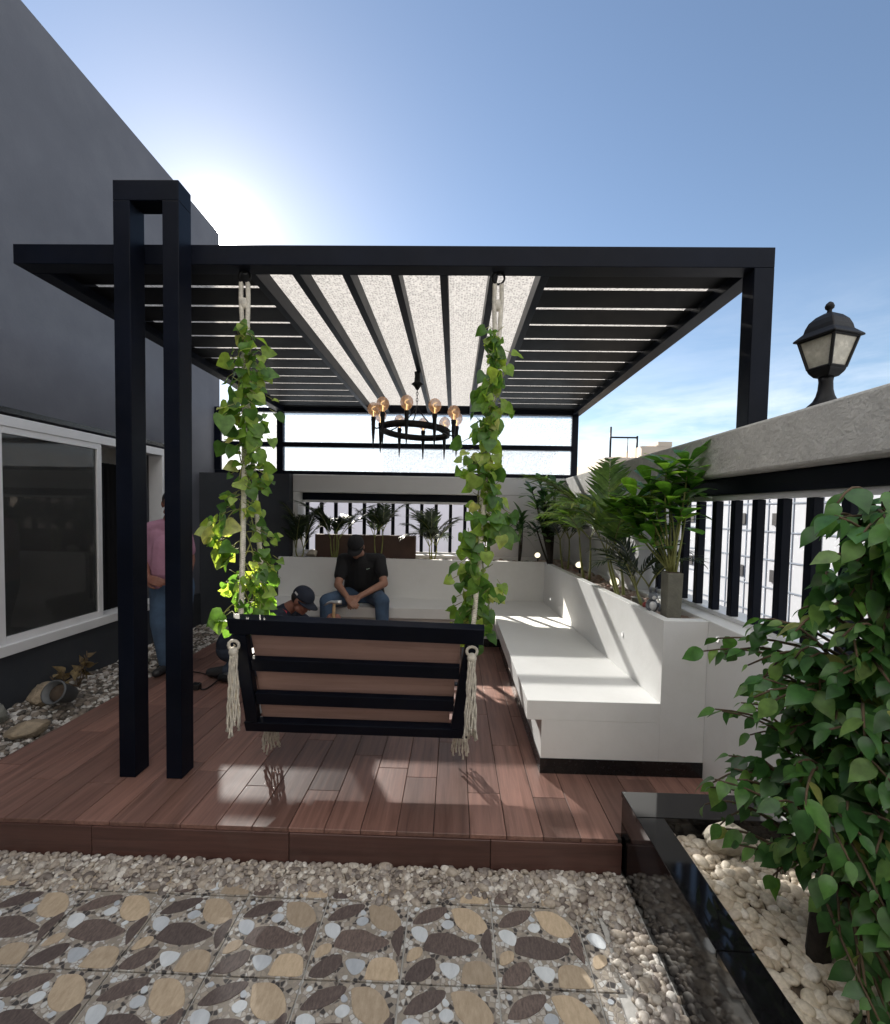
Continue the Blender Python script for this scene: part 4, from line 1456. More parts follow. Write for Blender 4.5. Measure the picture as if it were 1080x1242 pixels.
def rock(loc, r, mtl, label, seed, sq_=(1, 1, .7), rot=0.):
    rg = np.random.default_rng(seed)
    V0, F0 = ico(3)
    V = V0.copy()
    for _ in range(14):
        d = nrm(rg.normal(size=3))
        h = rg.uniform(.55, .9)
        k = V @ d
        V = V - np.maximum(0, k - h)[:, None] * d * .85
    V = V * (1 + .05 * rg.normal(size=(len(V), 1)) * .4)
    V = V * np.array(sq_) * r
    c, s = math.cos(rot), math.sin(rot)
    V = np.stack([V[:, 0] * c - V[:, 1] * s, V[:, 0] * s + V[:, 1] * c, V[:, 2]], 1) + np.array(loc)
    o = np_mesh('rock', V, F0, mtl, None, False)
    return tag(o, label, 'rock')

rock((1.115, 1.88 - .09, .145), .105, MT['rock_pale'], 'jagged pale rock in the corner of the granite planter', 3, (1, .6, .6), .3)
rock((1.26, 3.10, .85), .05, MT['rock_grey'], 'dark grey stone between the small palm and the big palm', 4, (1, .8, .7))
rock((-2.70, 2.78, -.01), .12, MT['rock'], 'flat grey-green boulder at the deck edge in the gravel strip', 6, (1, .8, .5), .5)
rock((-2.98, 3.20, .02), .13, MT['rock'], 'tan boulder resting in the gravel strip under the window', 7, (1, .8, .8), 1.)
rock((-3.04, 2.90, .0), .10, MT['rock_grey'], 'dark upright stone leaning at the house plinth', 8, (.7, .8, 1.2), .2)
rock((-2.85, 4.05, .0), .10, MT['rock_grey'], 'grey stone in the gravel strip behind the twin columns', 9, (1, .8, .6), 2)
tag(rock((1.215, 2.80, .87), .045, MT['red_stone'], 'small red-brown stone at the foot of the grey ornament', 10, (1.1, .8, .7)), cat='rock')
tag(rock((-1.72, 5.45, .89), .075, MT['rock_pale'], 'white jagged stone at the end of the brown planter box', 11, (1, .8, .8), .4), cat='rock')

# small ornament: a sitting figure with head, ears and arms
og = thing('garden_ornament', 'small grey and white ornament standing beside the slate pot', 'ornament', (1.20, 2.72, .84))
m = MB()
m.ball((1.20, 2.74, .885), .036, 14, 10, (1, .9, 1.2)); m.ball((1.198, 2.725, .945), .027, 14, 10, (1, 1, .95))
for s in (-1, 1):
    m.tube([(1.20 + s * .014, 2.728, .965), (1.20 + s * .019, 2.73, .985), (1.20 + s * .02, 2.73, 1.0)], [.009, .008, .003], 8)
    m.tube([(1.20 + s * .03, 2.73, .90), (1.20 + s * .038, 2.712, .88), (1.20 + s * .026, 2.70, .862)], [.011, .010, .009], 8)
m.build('body', MT['ornament'], og, True)
m = MB(); m.ball((1.194, 2.712, .888), .022, 12, 8, (1, .7, 1.3)); m.ball((1.196, 2.704, .94), .013, 10, 8); m.build('chest', MT['ornament_w'], og, True)

def spotlight(loc, aim, label):
    t = thing('spotlight', label, 'spotlight', loc, 'lit spotlights in the planter')
    b = Vector(loc); a = Vector(aim).normalized()
    m = MB(); m.tube([b + Vector((0, 0, -.02)), b + Vector((0, 0, .05))], .006, 6); m.lathe([(.025, -.005), (.022, .004)], b, 10); m.build('stake', MT['plastic'], t, True)
    c = b + Vector((0, 0, .075))
    m = MB(); m.tube([c - a * .045, c - a * .03, c, c + a * .034], [.018, .030, .034, .038], 16); m.build('housing', MT['plastic'], t, True)
    m = MB(); m.tube([c + a * .0345, c + a * .038], [.033, .030], 16); m.build('lens', MT['led'], t, True)
spotlight((.985 + .02, 5.42, .84), (-.25, -.75, .35), 'lit spotlight tilted at the far corner of the planter')
spotlight((1.235, 4.45, .84), (-.35, -.7, .5), 'lit spotlight between the slender palm and the mid sized palm')
spotlight((1.215, 3.42, .84), (-.35, -.8, .35), 'brightest lit spotlight at the foot of the large palm')

def wall_light(loc, n_, label):
    t = thing('wall_light', label, 'wall light', loc, 'small recessed lights in the white walls')
    p, a = Vector(loc), Vector(n_).normalized()
    m = MB(); m.tube([p - a * .004, p + a * .004], [.020, .017], 18); m.build('rim', MT['alu'], t)
    m = MB(); m.tube([p + a * .0042, p + a * .007], [.0135, .011], 18); m.build('lens', MT['led_cool'], t)
wall_light((skew(0, 2.98) - .001, 2.98, .64), (-1, -.03, 0), 'tiny round light set in the bench back nearest its end')
wall_light((skew(0, 4.9) - .001, 4.9, .50), (-1, -.03, 0), 'tiny round light low in the bench back near the far corner')
wall_light((WX - .001, 2.36, .79), (-1, 0, 0), 'tiny round light high on the right wall beside the planter end')

# ------------------------------------------------------------------ leafy tree in the granite planter
random.seed(17)
ft = thing('ficus_tree', 'leafy green tree with a dark trunk growing from the granite planter', 'tree', (1.12, 1.33, .1))
tr, lv = MB(), Leaves()
trunk = [Vector(p) for p in ((1.115, 1.335, .05), (1.125, 1.335, .25), (1.150, 1.33, .45), (1.185, 1.32, .68), (1.205, 1.30, .95), (1.20, 1.28, 1.2), (1.19, 1.27, 1.38))]
tr.tube(trunk, [.034, .031, .030, .028, .022, .012, .006], 9)
tw = MB()
def on_trunk(z):
    for a, b in zip(trunk[:-1], trunk[1:]):
        if a.z <= z <= b.z:
            return a.lerp(b, (z - a.z) / (b.z - a.z))
    return trunk[-1]
# crown outline seen from any side: lobes (centre, radii)
LOBES = [((.99, 1.10, 1.40), (.12, .12, .10), 12), ((1.12, 1.12, 1.30), (.13, .14, .14), 14), ((1.14, 1.08, 1.05), (.16, .16, .18), 18), ((1.10, 1.02, .72), (.14, .16, .16), 14), ((1.10, 1.24, 1.14), (.22, .28, .20), 28), ((1.24, 1.12, 1.38), (.15, .2, .09), 9), ((1.01, 1.28, .90), (.15, .25, .15), 20), ((1.16, 1.10, .88), (.19, .22, .20), 26), ((1.03, 1.24, .64), (.16, .24, .15), 21), ((.94, 1.48, .56), (.11, .12, .10), 8), ((1.12, 1.08, .50), (.20, .2, .18), 20),
         ((1.17, 1.06, .24), (.17, .22, .14), 11), ((1.00, 1.32, .36), (.12, .2, .09), 6), ((.93, 1.62, .35), (.09, .12, .05), 3), ((1.02, .98, .22), (.09, .12, .07), 4), ((1.05, 1.55, .85), (.2, .15, .25), 14)]
for (c, r, cnt) in LOBES:
    for _ in range(int(cnt * 1.25)):
        d = Vector((random.gauss(0, 1), random.gauss(0, 1), random.gauss(0, 1))).normalized() * random.uniform(.55, 1.0)
        e = Vector((c[0] + d.x * r[0], c[1] + d.y * r[1], c[2] + d.z * r[2]))
        e.x = min(e.x, 1.33)
        z0 = min(1.34, max(.35, e.z - random.uniform(.02, .3)))
        s = on_trunk(z0)
        pts = curve(s, e, (random.uniform(-.04, .04), random.uniform(-.04, .04), random.uniform(.03, .12)), 9)
        tw.tube(pts, [.0055 * (1 - .09 * j) + .001 for j in range(9)], 5)
        nl = random.randint(7, 11)
        az0 = random.uniform(0, 6)
        for j in range(nl):
            q = (.36 + .64 * j / (nl - 1)) * 8
            i0 = min(int(q), 7)
            p = pts[i0].lerp(pts[i0 + 1], q - i0)
            tg = (pts[i0 + 1] - pts[i0]).normalized()
            sd = tg.cross(Vector((0, 0, 1)))
            sd = sd.normalized() if sd.length > .05 else Vector((1, 0, 0))
            sg = 1 if j % 2 else -1
            dd = tg * .55 + sd * sg * .75 + Vector((0, 0, -.55)) + rv(.4)
            if j == nl - 1: dd = tg + Vector((0, 0, -.4)) + rv(.2)
            nn = Vector((0, 0, 1)) + rv(.55) + Vector((0, -.35, 0))
            if p.x + dd.normalized().x * .09 > 1.365: continue
            lv.add(p, dd, nn, random.choice((.034, .044, .054, .062, .070, .084)) * random.uniform(.9, 1.1), random.uniform(.85, 1.25), random.uniform(.05, .4))
tr.build('trunk', MT['bark'], ft, True)
tw.build('twigs', MT['twig'], ft, True)
lv.build('crown', 'oval', MT['ficus'], ft, .2, .03, .06)

# ------------------------------------------------------------------ debris in the gravel strip and tools on the deck
pp = thing('plant_pot', 'cracked dark plastic pot tipped over in the gravel strip', 'pot', (-2.80, 3.18, -.03))
m = MB()
R = Matrix.Rotation(math.radians(62), 3, 'X') @ Matrix.Rotation(.3, 3, 'Z')
n = 20
vs, fs = [], []
for r, z in ((.055, 0), (.078, .15), (.084, .15), (.084, .165), (.074, .165), (.052, .012)):
    for k in range(n):
        a = 2 * PI * k / n
        vs.append(Vector((-2.80, 3.22, .03)) + R @ Vector((r * math.cos(a), r * math.sin(a), z)))
for i in range(5):
    for k in range(n):
        l = (k + 1) % n
        fs.append((i * n + k, i * n + l, (i + 1) * n + l, (i + 1) * n + k))
fs.append(tuple(range(n - 1, -1, -1)))
m.add(vs, fs)
m.build('shell', MT['grey_plastic'], pp, True)
m = MB(); m.ball(Vector((-2.80, 3.22, .03)) + R @ Vector((0, 0, .11)), .062, 12, 8, (1, 1, .5), R); m.build('root_ball', MT['soil'], pp, True)
random.seed(5)
dp = thing('dry_plant', 'withered brown plant lying in the gravel strip against the house plinth', 'plant', (-3.02, 3.55, -.03))
m, lv = MB(), Leaves()
for i in range(6):
    e = Vector((-3.02 + random.uniform(-.12, .12), 3.5 + random.uniform(-.15, .15), random.uniform(.08, .24)))
    m.tube(curve((-3.02, 3.55, -.04), e, rv(.03), 6), .004, 5)
    for j in range(5):
        lv.add(Vector((-3.02, 3.55, -.04)).lerp(e, .5 + .1 * j), rv(1) + Vector((0, 0, -.3)), rv(1), random.uniform(.06, .11), 1, .5)
m.build('stems', MT['twig'], dp, True)
lv.build('leaves', 'oval', MT['dry'], dp, .4, 0, .2)

gt = thing('power_tool', 'small black and grey power tool lying on the deck behind the swing', 'power tool', (-1.84, 3.6, 0))
m = MB()
m.tube([(-1.90, 3.62, .035), (-1.87, 3.61, .04), (-1.80, 3.59, .042), (-1.74, 3.57, .04), (-1.71, 3.56, .036)], [.024, .034, .034, .03, .022], 12)
m.build('body', MT['plastic'], gt, True)
m = MB(); m.tube([(-1.86, 3.61, .062), (-1.80, 3.59, .078), (-1.76, 3.58, .066)], [.014, .02, .014], 10); m.build('grip', MT['grey_plastic'], gt, True)
m = MB(); m.lathe([(.02, 0), (.055, .002), (.055, .006), (.02, .02)], (-1.69, 3.55, .003), 18); m.build('disc_guard', MT['plastic'], gt, True)
ad_ = thing('power_adapter', 'small black power adapter on the deck beside the column', 'adapter', (-1.99, 3.45, 0))
m = MB(); m.box(-2.03, -1.965, 3.42, 3.48, .001, .045); m.build('case', MT['plastic'], ad_, bevel=.006)
m = MB(); m.box(-2.022, -1.973, 3.428, 3.472, .0455, .049); m.build('cover', MT['skirt'], ad_, bevel=.001)
m = MB()
m.tube(curve((-1.964, 3.45, .012), (-1.905, 3.62, .02), (.02, -.08, -.008), 14), .006, 6)
m.tube(curve((-2.34, 3.83, .006), (-1.91, 3.63, .012), (.02, .03, 0), 14), .005, 6)
tag(m.build('cord', MT['plastic'], None, True), 'thin black cord running across the deck to the power tool', 'cord')

# ------------------------------------------------------------------ neighbouring buildings
b1 = thing('apartment_building', 'white building with a fine grid of joints beyond the right railing', 'building', (14, 12, -9))
m = MB(); m.box(9, 20, -12, 40, -9, 3.1); m.build('wall', MT['bldg_white'], b1)
m = MB()
for y in np.arange(-11.5, 40, .95):
    m.box(8.985, 8.999, y, y + .035, -8.9, 3.0)
for z in np.arange(-8.6, 3, .8):
    m.box(8.978, 8.984, -11.9, 39.9, z, z + .04)
m.build('joints', MT['bldg_joint'], b1)
random.seed(31)
for y in (6.1, 9.4, 12.6, 14.2, 17.2, 20.6):
    for z in (-5.2, -3.6, -2.0, -.4, 1.2):
        m = MB(); m.box(8.96, 8.977, y, y + .42, z, z + .34); m.build('window', MT['bldg_dark'], b1)
b2 = thing('apartment_building', 'pale lilac house wall beyond the rear railing', 'building', (-3, 14, -9))
m = MB(); m.box(-14, -1.95, 12, 20, -9, 2.25); m.build('wall', MT['bldg_lilac'], b2)
m = MB(); m.box(-14.1, -1.951, 11.9, 20.1, 2.2505, 2.33); m.build('roof_edge', MT['bldg_grey'], b2)
b3 = thing('apartment_building', 'grey taller block seen faintly through the frosted glass screen', 'building', (1, 14, -9))
m = MB(); m.box(-1.94, 2.6, 12.2, 20, -9, 3.0); m.build('wall', MT['bldg_lilac'], b3)
m = MB(); m.box(-1.949, 2.7, 12.1, 20.1, 3.0005, 3.08); m.build('roof_edge', MT['bldg_grey'], b3)
b4 = thing('neighbour_house', 'sand coloured low house with a stepped roofline beyond the right wall', 'building', (4, 9, -9))
m = MB(); m.box(2.6, 3.72, 8.0, 14, -9, 2.42); m.build('wall', MT['bldg_sand'], b4)
m = MB(); m.box(3.22, 3.73, 7.99, 14, 2.4205, 2.62); m.box(3.5, 3.74, 7.985, 13.9, 2.6205, 2.70); m.build('roof_parapet', MT['bldg_sand'], b4)
an = thing('roof_frame', 'thin metal pipe frame standing on the sand coloured roof', 'pipe frame', (3.0, 8.4, 2.42))
m = MB()
m.tube([(2.62 + .2, 8.4, 2.42), (2.82, 8.4, 3.02)], .018, 6); m.build('post', MT['steel'], an, True)
m = MB(); m.tube([(3.30, 8.4, 2.42), (3.30, 8.4, 2.86)], .018, 6); m.build('post', MT['steel'], an, True)
m = MB(); m.tube([(2.82, 8.4, 2.83), (3.30, 8.4, 2.83)], .016, 6); m.build('cross_pipe', MT['steel'], an, True)
m = MB(); m.tube([(3.13, 8.4, 2.42), (3.13, 8.4, 2.82)], .008, 5); m.build('rod', MT['steel'], an, True)

# ------------------------------------------------------------------ people
def blob(name, elems, mtl, parent, voxel=.007, smooth=4, keep=None):
    """one continuous surface grown round tapered limbs and ellipsoids"""
    mb = MB()
    for e in elems:
        if e[0] == 'c':
            _, a, ra, b, rb = e
            a, b = Vector(a), Vector(b)
            t = (b - a)
            ln_ = t.length
            t = t.normalized()
            pts, rad = [], []
            for q in np.linspace(-PI / 2, 0, 5)[:-1]:
                pts.append(a + t * (math.sin(q) * ra)); rad.append(max(1e-4, math.cos(q) * ra))
            for s in np.linspace(0, 1, 5):
                pts.append(a.lerp(b, s)); rad.append(ra + (rb - ra) * s)
            for q in np.linspace(0, PI / 2, 5)[1:]:
                pts.append(b + t * (math.sin(q) * rb)); rad.append(max(1e-4, math.cos(q) * rb))
            mb.tube(pts, rad, 14)
        else:
            _, c, r = e[:3]
            R = e[3] if len(e) > 3 else None
            mb.ball(c, 1, 18, 12, r, R)
    o = mb.build('tmp', [], None)
    rm = o.modifiers.new('r', 'REMESH')
    rm.mode = 'VOXEL'
    rm.voxel_size = voxel
    rm.use_smooth_shade = True
    sm = o.modifiers.new('s', 'SMOOTH')
    sm.iterations = smooth
    sm.factor = .5
    dg = bpy.context.evaluated_depsgraph_get()
    dg.update()
    me = bpy.data.meshes.new_from_object(o.evaluated_get(dg))
    bpy.data.objects.remove(o)
    me.name = name
    v = np.empty(len(me.vertices) * 3, np.float32)
    me.vertices.foreach_get('co', v)
    v = v.reshape(-1, 3) - np.array(ORI.get(parent.name, (0, 0, 0)), np.float32)
    me.vertices.foreach_set('co', v.ravel())
    me.materials.clear()
    me.materials.append(mtl)
    me.update()
    return link(name, me, parent)

def frame_of(fwd, up=(0, 0, 1)):
    """matrix whose columns are right, forward, up"""
    f = Vector(fwd).normalized()
    r = f.cross(Vector(up)).normalized()
    u = r.cross(f)
    return Matrix((r, f, u)).transposed()

def head_elems(c, R, neck):
    c = Vector(c)
    q = lambda x, y, z: c + R @ Vector((x, y, z))
    el = [('e', q(0, -.008, .025), (.072, .090, .082), R), ('e', q(0, .018, -.035), (.060, .072, .068), R),
          ('c', q(0, .05, -.075), .030, q(0, .058, -.085), .026), ('c', q(-.045, .02, -.065), .026, q(0, .062, -.085), .024), ('c', q(.045, .02, -.065), .026, q(0, .062, -.085), .024),
          ('c', q(0, .083, .015), .010, q(0, .104, -.022), .014), ('e', q(0, .078, .022), (.05, .016, .012), R),
          ('e', q(0, .083, -.052), (.026, .012, .008), R), ('e', q(0, .081, -.064), (.022, .012, .008), R),
          ('e', q(-.076, -.005, -.005), (.012, .022, .032), R), ('e', q(.076, -.005, -.005), (.012, .022, .032), R),
          ('c', q(0, -.025, -.05), .050, Vector(neck), .056)]
    return el, q

def hand_elems(wrist, d, n, curl=.6, sc=1., thumb=1):
    """palm, five bent fingers of unequal length; d = pointing direction, n = back of the hand"""
    w_, d = Vector(wrist), Vector(d).normalized()
    n = Vector(n)
    s = d.cross(n).normalized()
    n = s.cross(d).normalized()
    el = []
    for k in (-.028, -.009, .010, .028):
        el.append(('c', w_ + s * k * .7 * sc + d * .02 * sc, .015 * sc, w_ + s * k * sc + d * .085 * sc, .0125 * sc))
    for k, l in ((-.030, .066), (-.010, .078), (.010, .073), (.029, .056)):
        p = w_ + s * k * sc + d * .088 * sc
        dd = d.copy()
        for j, (f, r) in enumerate(((.45, .0098), (.32, .0088), (.25, .0078))):
            ang = curl * (.45 + .35 * j)
            dd = (dd * math.cos(ang) - n * math.sin(ang)).normalized()
            e = p + dd * l * f * sc
            el.append(('c', p, r * sc, e, r * .92 * sc))
            p = e
    b = w_ + s * -.028 * thumb * sc + d * .025 * sc
    e = b + (s * -.7 * thumb + d * .75 - n * .35).normalized() * .042 * sc
    g_ = e + (s * -.15 * thumb + d * .85 - n * .5).normalized() * .034 * sc
    el += [('c', b, .015 * sc, e, .0115 * sc), ('c', e, .0112 * sc, g_, .009 * sc)]
    return el

def eyes(q, R, parent):
    m = MB()
    for s in (-1, 1):
        m.ball(q(s * .030, .081, .004), 1, 10, 8, (.014, .008, .007), R)
    return m.build('eyes', MT['eye'], parent, True)

def cap(q, R, parent, mtl, patch=None):
    m = MB()
    n, k = 28, 9
    vs, fs = [], []
    for i in range(k + 1):
        th = PI / 2 * i / k
        for j in range(n):
            a = 2 * PI * j / n
            vs.append(q(.084 * math.cos(a) * math.cos(th) ** .75, -.008 + .102 * math.sin(a) * math.cos(th) ** .75, .030 + .092 * math.sin(th)))
    for i in range(k):
        for j in range(n):
            l = (j + 1) % n
            fs.append((i * n + j, i * n + l, (i + 1) * n + l, (i + 1) * n + j))
    fs.append(tuple(range(n - 1, -1, -1)))
    m.add(vs, fs)
    m.ball(q(0, -.008, .122), .007, 8, 6)
    c = m.build('cap', mtl, parent, True)
    b = MB()
    top, low = [], []
    for a in np.linspace(.12, PI - .12, 15):
        for lst, dz in ((top, .004), (low, -.002)):
            lst.append((a, dz))
    vs, fs = [], []
    for (a, _) in top:
        x_, y_ = math.cos(a), math.sin(a)
        drop = -.016 * abs(x_) ** 2
        for rr, yy, dz in ((.083, .096, .035), (.080, .168, .018), (.080, .168, .014), (.083, .096, .030)):
            vs.append(q(rr * x_, -.008 + .10 * y_ * (yy / .096) ** 1.0 if yy < .1 else -.008 + .172 * y_ ** .8, dz + drop))
    for i in range(len(top) - 1):
        for k_ in range(4):
            l = (k_ + 1) % 4
            fs.append((i * 4 + k_, (i + 1) * 4 + k_, (i + 1) * 4 + l, i * 4 + l))
    fs += [(0, 1, 2, 3), tuple((len(top) - 1) * 4 + z for z in (3, 2, 1, 0))]
    b.add(vs, fs)
    b.build('brim', mtl, c, True)
    if patch:
        a0, mt_ = patch
        pm = MB()
        vs = []
        for a in np.linspace(a0 - .2, a0 + .2, 5):
            for z, r_ in ((.048, 1.012), (.066, 1.005)):
                vs.append(q(.0855 * r_ * math.cos(a), -.008 + .1035 * r_ * math.sin(a), z))
        pm.add(vs, [(i * 2, i * 2 + 2, i * 2 + 3, i * 2 + 1) for i in range(4)])
        pm.build('cap_patch', mt_, c)
    return c

# seated man
P = thing('person', 'man in black t-shirt, dark cap and jeans sitting on the rear bench with hands clasped', 'person', (-.98, 4.9, 0))
hc = Vector((-1.012, 4.665, 1.045))
HR = frame_of((.0, -.80, -.62))
el, q = head_elems(hc, HR, (-1.005, 4.80, .955))
shL, shR = Vector((-1.180, 4.84, .885)), Vector((-.800, 4.84, .890))
elL, elR = Vector((-1.195, 4.66, .645)), Vector((-.715, 4.66, .670))
wrL, wrR = Vector((-1.055, 4.475, .555)), Vector((-.935, 4.480, .560))
el += [('c', shL, .052, elL, .042), ('c', elL, .042, wrL, .028), ('c', shR, .052, elR, .042), ('c', elR, .042, wrR, .028),
       ('c', (-1.1, 4.86, .88), .06, (-.89, 4.86, .88), .06), ('c', (-1.0, 4.84, .90), .06, (-1.005, 4.80, .96), .055),
       ('c', (-.99, 4.98, .53), .11, (-1.0, 4.88, .80), .12)]
el += hand_elems(wrL, (.62, -.45, -.45), (.0, -.85, .55), .55, 1.02, 1)
el += hand_elems(wrR, (-.62, -.45, -.52), (.0, -.85, .5), .75, 1.02, -1)
blob('body', el, MT['skin'], P, .0065, 3)
eyes(q, HR, P)
cap(q, HR, P, MT['black_cloth'])
hr = MB(); hr.ball(q(0, -.03, .005), 1, 18, 12, (.0785, .075, .07), HR); hr.build('hair', MT['hair'], P, True)
blob('shirt', [('c', (-1.10, 4.99, .50), .125, (-1.06, 4.93, .66), .128), ('c', (-.88, 4.99, .50), .125, (-.92, 4.93, .66), .128),
               ('c', (-1.06, 4.93, .66), .128, (-1.09, 4.87, .82), .125), ('c', (-.92, 4.93, .66), .128, (-.90, 4.87, .82), .125), ('c', (-1.0, 4.90, .66), .13, (-1.0, 4.84, .85), .125),
               ('c', shL, .074, shL.lerp(elL, .62), .066), ('c', shR, .074, shR.lerp(elR, .62), .066), ('c', shL, .078, shR, .078), ('c', (-1.0, 4.85, .91), .07, (-1.004, 4.82, .945), .062)],
     MT['black_cloth'], P, .008, 5)
kL, kR = Vector((-1.245, 4.44, .515)), Vector((-.700, 4.44, .525))
aL, aR = Vector((-1.255, 4.43, .10)), Vector((-.690, 4.45, .10))
jd = blob('jeans', [('c', (-1.08, 4.98, .49), .105, kL, .078), ('c', kL, .074, aL, .056), ('c', (-.89, 4.98, .49), .105, kR, .078), ('c', kR, .074, aR, .056), ('c', (-1.09, 4.99, .50), .115, (-.88, 4.99, .50), .115)],
          MT['denim'], P, .008, 4)
for a in (aL, aR):
    blob('shoe', [('c', a + Vector((0, .02, -.055)), .043, a + Vector((0, -.15, -.065)), .035), ('c', a + Vector((0, .0, -.03)), .045, a + Vector((0, -.06, -.055)), .043)], MT['shoe'], P, .008, 3)
m = MB()
m.add([(-.912, 4.731, .80), (-.880, 4.7345, .812), (-.878, 4.735, .818), (-.905, 4.731, .808), (-.915, 4.730, .810)], [(0, 1, 2, 3, 4)])
m.build('chest_print', MT['patch_green'], P)

# man crouching with a hammer
P = thing('person', 'man in navy cap and dark shirt crouching behind the swing with a hammer', 'person', (-1.6, 3.85, 0))
hc = Vector((-1.300, 3.86, .640))
HR = frame_of((.80, -.22, -.56))
el, q = head_elems(hc, HR, (-1.425, 3.88, .565))
s1, s2 = Vector((-1.47, 3.70, .50)), Vector((-1.47, 4.04, .50))
e1, e2 = Vector((-1.30, 3.66, .26)), Vector((-1.22, 4.08, .28))
w1, w2 = Vector((-1.085, 3.83, .445)), Vector((-1.06, 4.02, .10))
el += [('c', s1, .052, e1, .042), ('c', e1, .042, w1, .029), ('c', s2, .052, e2, .042), ('c', e2, .042, w2, .029), ('c', s1, .06, s2, .06),
       ('c', (-1.49, 3.87, .50), .06, (-1.425, 3.88, .565), .056), ('c', (-1.84, 3.87, .30), .12, (-1.52, 3.87, .46), .12)]
el += hand_elems(w1, (.75, .2, .45), (-.2, -.9, .3), 1.25, 1., 1)
el += hand_elems(w2, (.6, -.1, -.55), (.4, 0, .9), .35, 1., 1)
blob('body', el, MT['skin_dark'], P, .0065, 3)
eyes(q, HR, P)
cap(q, HR, P, MT['navy_cloth'], (-.35 + .0, MT['patch_white']))
hr = MB(); hr.ball(q(0, -.03, .005), 1, 18, 12, (.0785, .075, .066), HR); hr.build('hair', MT['hair'], P, True)
blob('shirt', [('c', (-1.88, 3.80, .26), .13, (-1.55, 3.78, .44), .125), ('c', (-1.88, 3.94, .26), .13, (-1.55, 3.96, .44), .125), ('c', s1, .078, s2, .078), ('c', s1, .074, s1.lerp(e1, .66), .066), ('c', s2, .074, s2.lerp(e2, .66), .066),
               ('c', (-1.50, 3.87, .50), .085, (-1.455, 3.875, .545), .064)], MT['navy_cloth'], P, .008, 5)
blob('jeans', [('c', (-1.88, 3.77, .22), .105, (-1.45, 3.72, .12), .08), ('c', (-1.45, 3.72, .10), .078, (-1.86, 3.70, .07), .058), ('c', (-1.88, 3.96, .22), .105, (-1.45, 4.02, .12), .08), ('c', (-1.45, 4.02, .10), .078, (-1.86, 4.04, .07), .058),
               ('c', (-1.90, 3.80, .22), .115, (-1.90, 3.94, .22), .115)], MT['denim_dark'], P, .009, 4)
for y in (3.70, 4.04):
    blob('shoe', [('c', (-1.90, y, .06), .045, (-2.02, y, .045), .036)], MT['shoe'], P, .008, 3)
m = MB()
bs = Vector((-1.448, 3.795, .575))
m.add([bs, bs + Vector((.045, -.012, -.02)), bs + Vector((.042, -.034, -.062)), bs + Vector((-.004, -.024, -.045))], [(0, 1, 2, 3)])
m.build('collar_patch', MT['patch_red'], P)
m = MB()
bs = bs + Vector((.008, -.008, -.012))
m.add([bs, bs + Vector((.022, -.006, -.012)), bs + Vector((.021, -.018, -.032)), bs + Vector((-.001, -.013, -.022))], [(0, 1, 2, 3)])
m.build('collar_letter', MT['patch_white'], P)
# the hammer he holds
hm = thing('hammer', 'claw hammer with tan handle held up by the crouching man', 'hammer', (-1.02, 3.86, .47))
m = MB(); m.tube([(-1.025, 3.845, .40), (-1.022, 3.845, .50), (-1.018, 3.845, .615)], [.017, .015, .012], 10); m.build('handle', MT['handle_wood'], hm, True)
m = MB()
m.tube([(-.955, 3.845, .630), (-.985, 3.845, .630), (-1.018, 3.845, .630), (-1.045, 3.845, .632), (-1.075, 3.845, .622), (-1.105, 3.845, .598)], [.019, .019, .015, .013, .010, .004], 12)
m.build('head', MT['bright_steel'], hm, True)

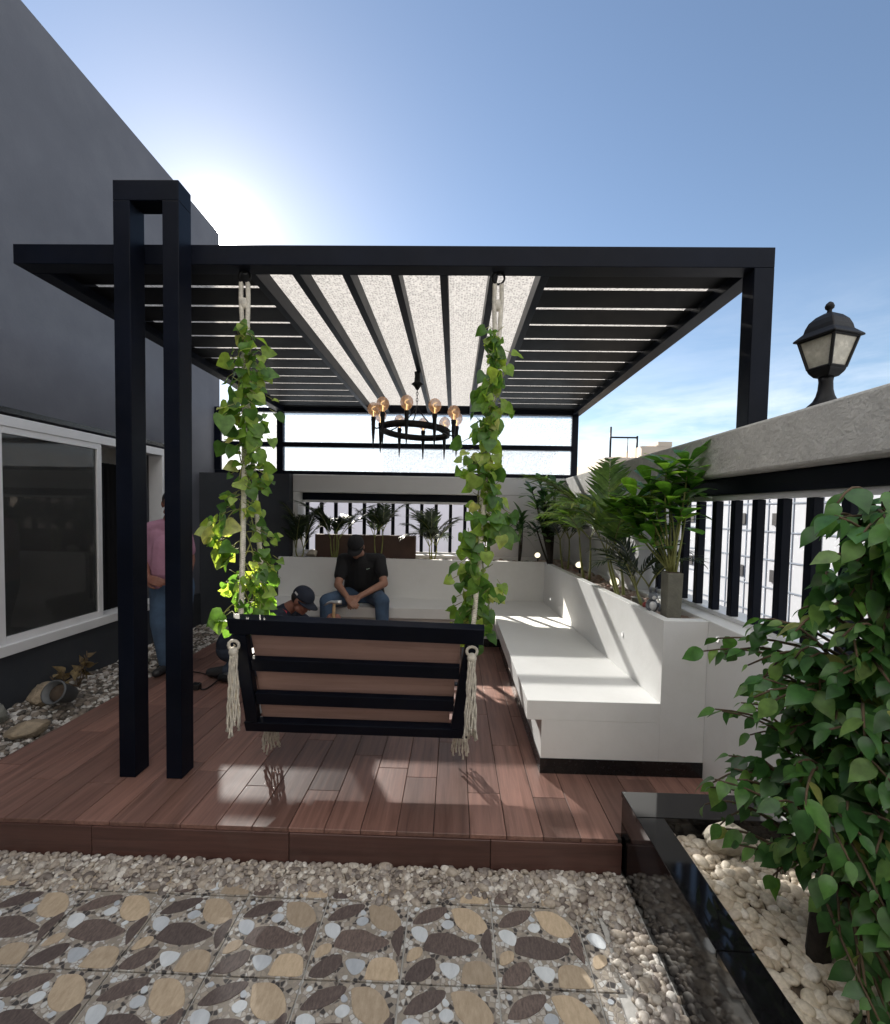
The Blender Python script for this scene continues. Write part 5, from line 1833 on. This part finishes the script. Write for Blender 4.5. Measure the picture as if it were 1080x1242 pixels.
# man standing behind the columns
P = thing('person', 'man in pink t-shirt and blue jeans standing partly hidden behind the twin columns', 'person', (-2.40, 3.8, 0))
hc = Vector((-2.372, 3.77, 1.45))
HR = frame_of((.35, -.90, -.2))
el, q = head_elems(hc, HR, (-2.385, 3.81, 1.32))
s1, s2 = Vector((-2.565, 3.80, 1.235)), Vector((-2.325, 3.83, 1.230))
e1, e2 = Vector((-2.625, 3.77, .985)), Vector((-2.295, 3.88, .965))
w1, w2 = Vector((-2.49, 3.60, .845)), Vector((-2.262, 3.76, .77))
el += [('c', s1, .05, e1, .044), ('c', e1, .044, w1, .030), ('c', s2, .05, e2, .044), ('c', e2, .044, w2, .030), ('c', s1, .05, s2, .05), ('c', (-2.41, 3.82, 1.26), .06, (-2.41, 3.80, 1.325), .056),
       ('c', (-2.42, 3.83, .85), .10, (-2.41, 3.84, 1.15), .09)]
el += hand_elems(w1, (.9, -.12, -.25), (.1, -.95, .2), .6, 1., -1)
el += hand_elems(w2, (-.1, -.25, -.9), (.8, -.3, 0), .5, 1., 1)
blob('body', el, MT['skin_dark'], P, .0065, 3)
eyes(q, HR, P)
hr = MB(); hr.ball(q(0, -.022, .032), 1, 20, 14, (.082, .092, .088), HR); hr.build('hair', MT['hair'], P, True)
blob('shirt', [('c', (-2.48, 3.82, .80), .125, (-2.49, 3.81, 1.0), .125), ('c', (-2.41, 3.82, .80), .115, (-2.40, 3.81, 1.0), .115), ('c', (-2.44, 3.78, .90), .125, (-2.43, 3.79, 1.08), .125), ('c', (-2.49, 3.81, 1.0), .125, (-2.49, 3.82, 1.16), .118), ('c', (-2.40, 3.81, 1.0), .115, (-2.39, 3.82, 1.16), .105),
               ('c', s1, .066, s1.lerp(e1, .66), .066), ('c', s2, .066, s2.lerp(e2, .66), .066), ('c', s1, .068, (-2.41, 3.82, 1.255), .085), ('c', s2, .068, (-2.41, 3.82, 1.255), .085), ('c', (-2.41, 3.82, 1.27), .075, (-2.41, 3.81, 1.31), .062)], MT['pink_cloth'], P, .008, 5)
k1, k2 = Vector((-2.515, 3.78, .43)), Vector((-2.335, 3.79, .43))
f1, f2 = Vector((-2.515, 3.82, .08)), Vector((-2.325, 3.83, .08))
f1.x = -2.46
k1.x = -2.49
blob('jeans', [('c', (-2.49, 3.83, .74), .112, k1, .082), ('c', k1, .08, f1, .068), ('c', (-2.345, 3.83, .74), .112, k2, .082), ('c', k2, .08, f2, .068), ('c', (-2.47, 3.83, .76), .118, (-2.36, 3.83, .76), .118)], MT['denim'], P, .008, 4)
for a in (f1, f2):
    blob('shoe', [('c', a + Vector((0, .02, -.04)), .040, a + Vector((0, -.15, -.045)), .034)], MT['shoe'], P, .008, 3)
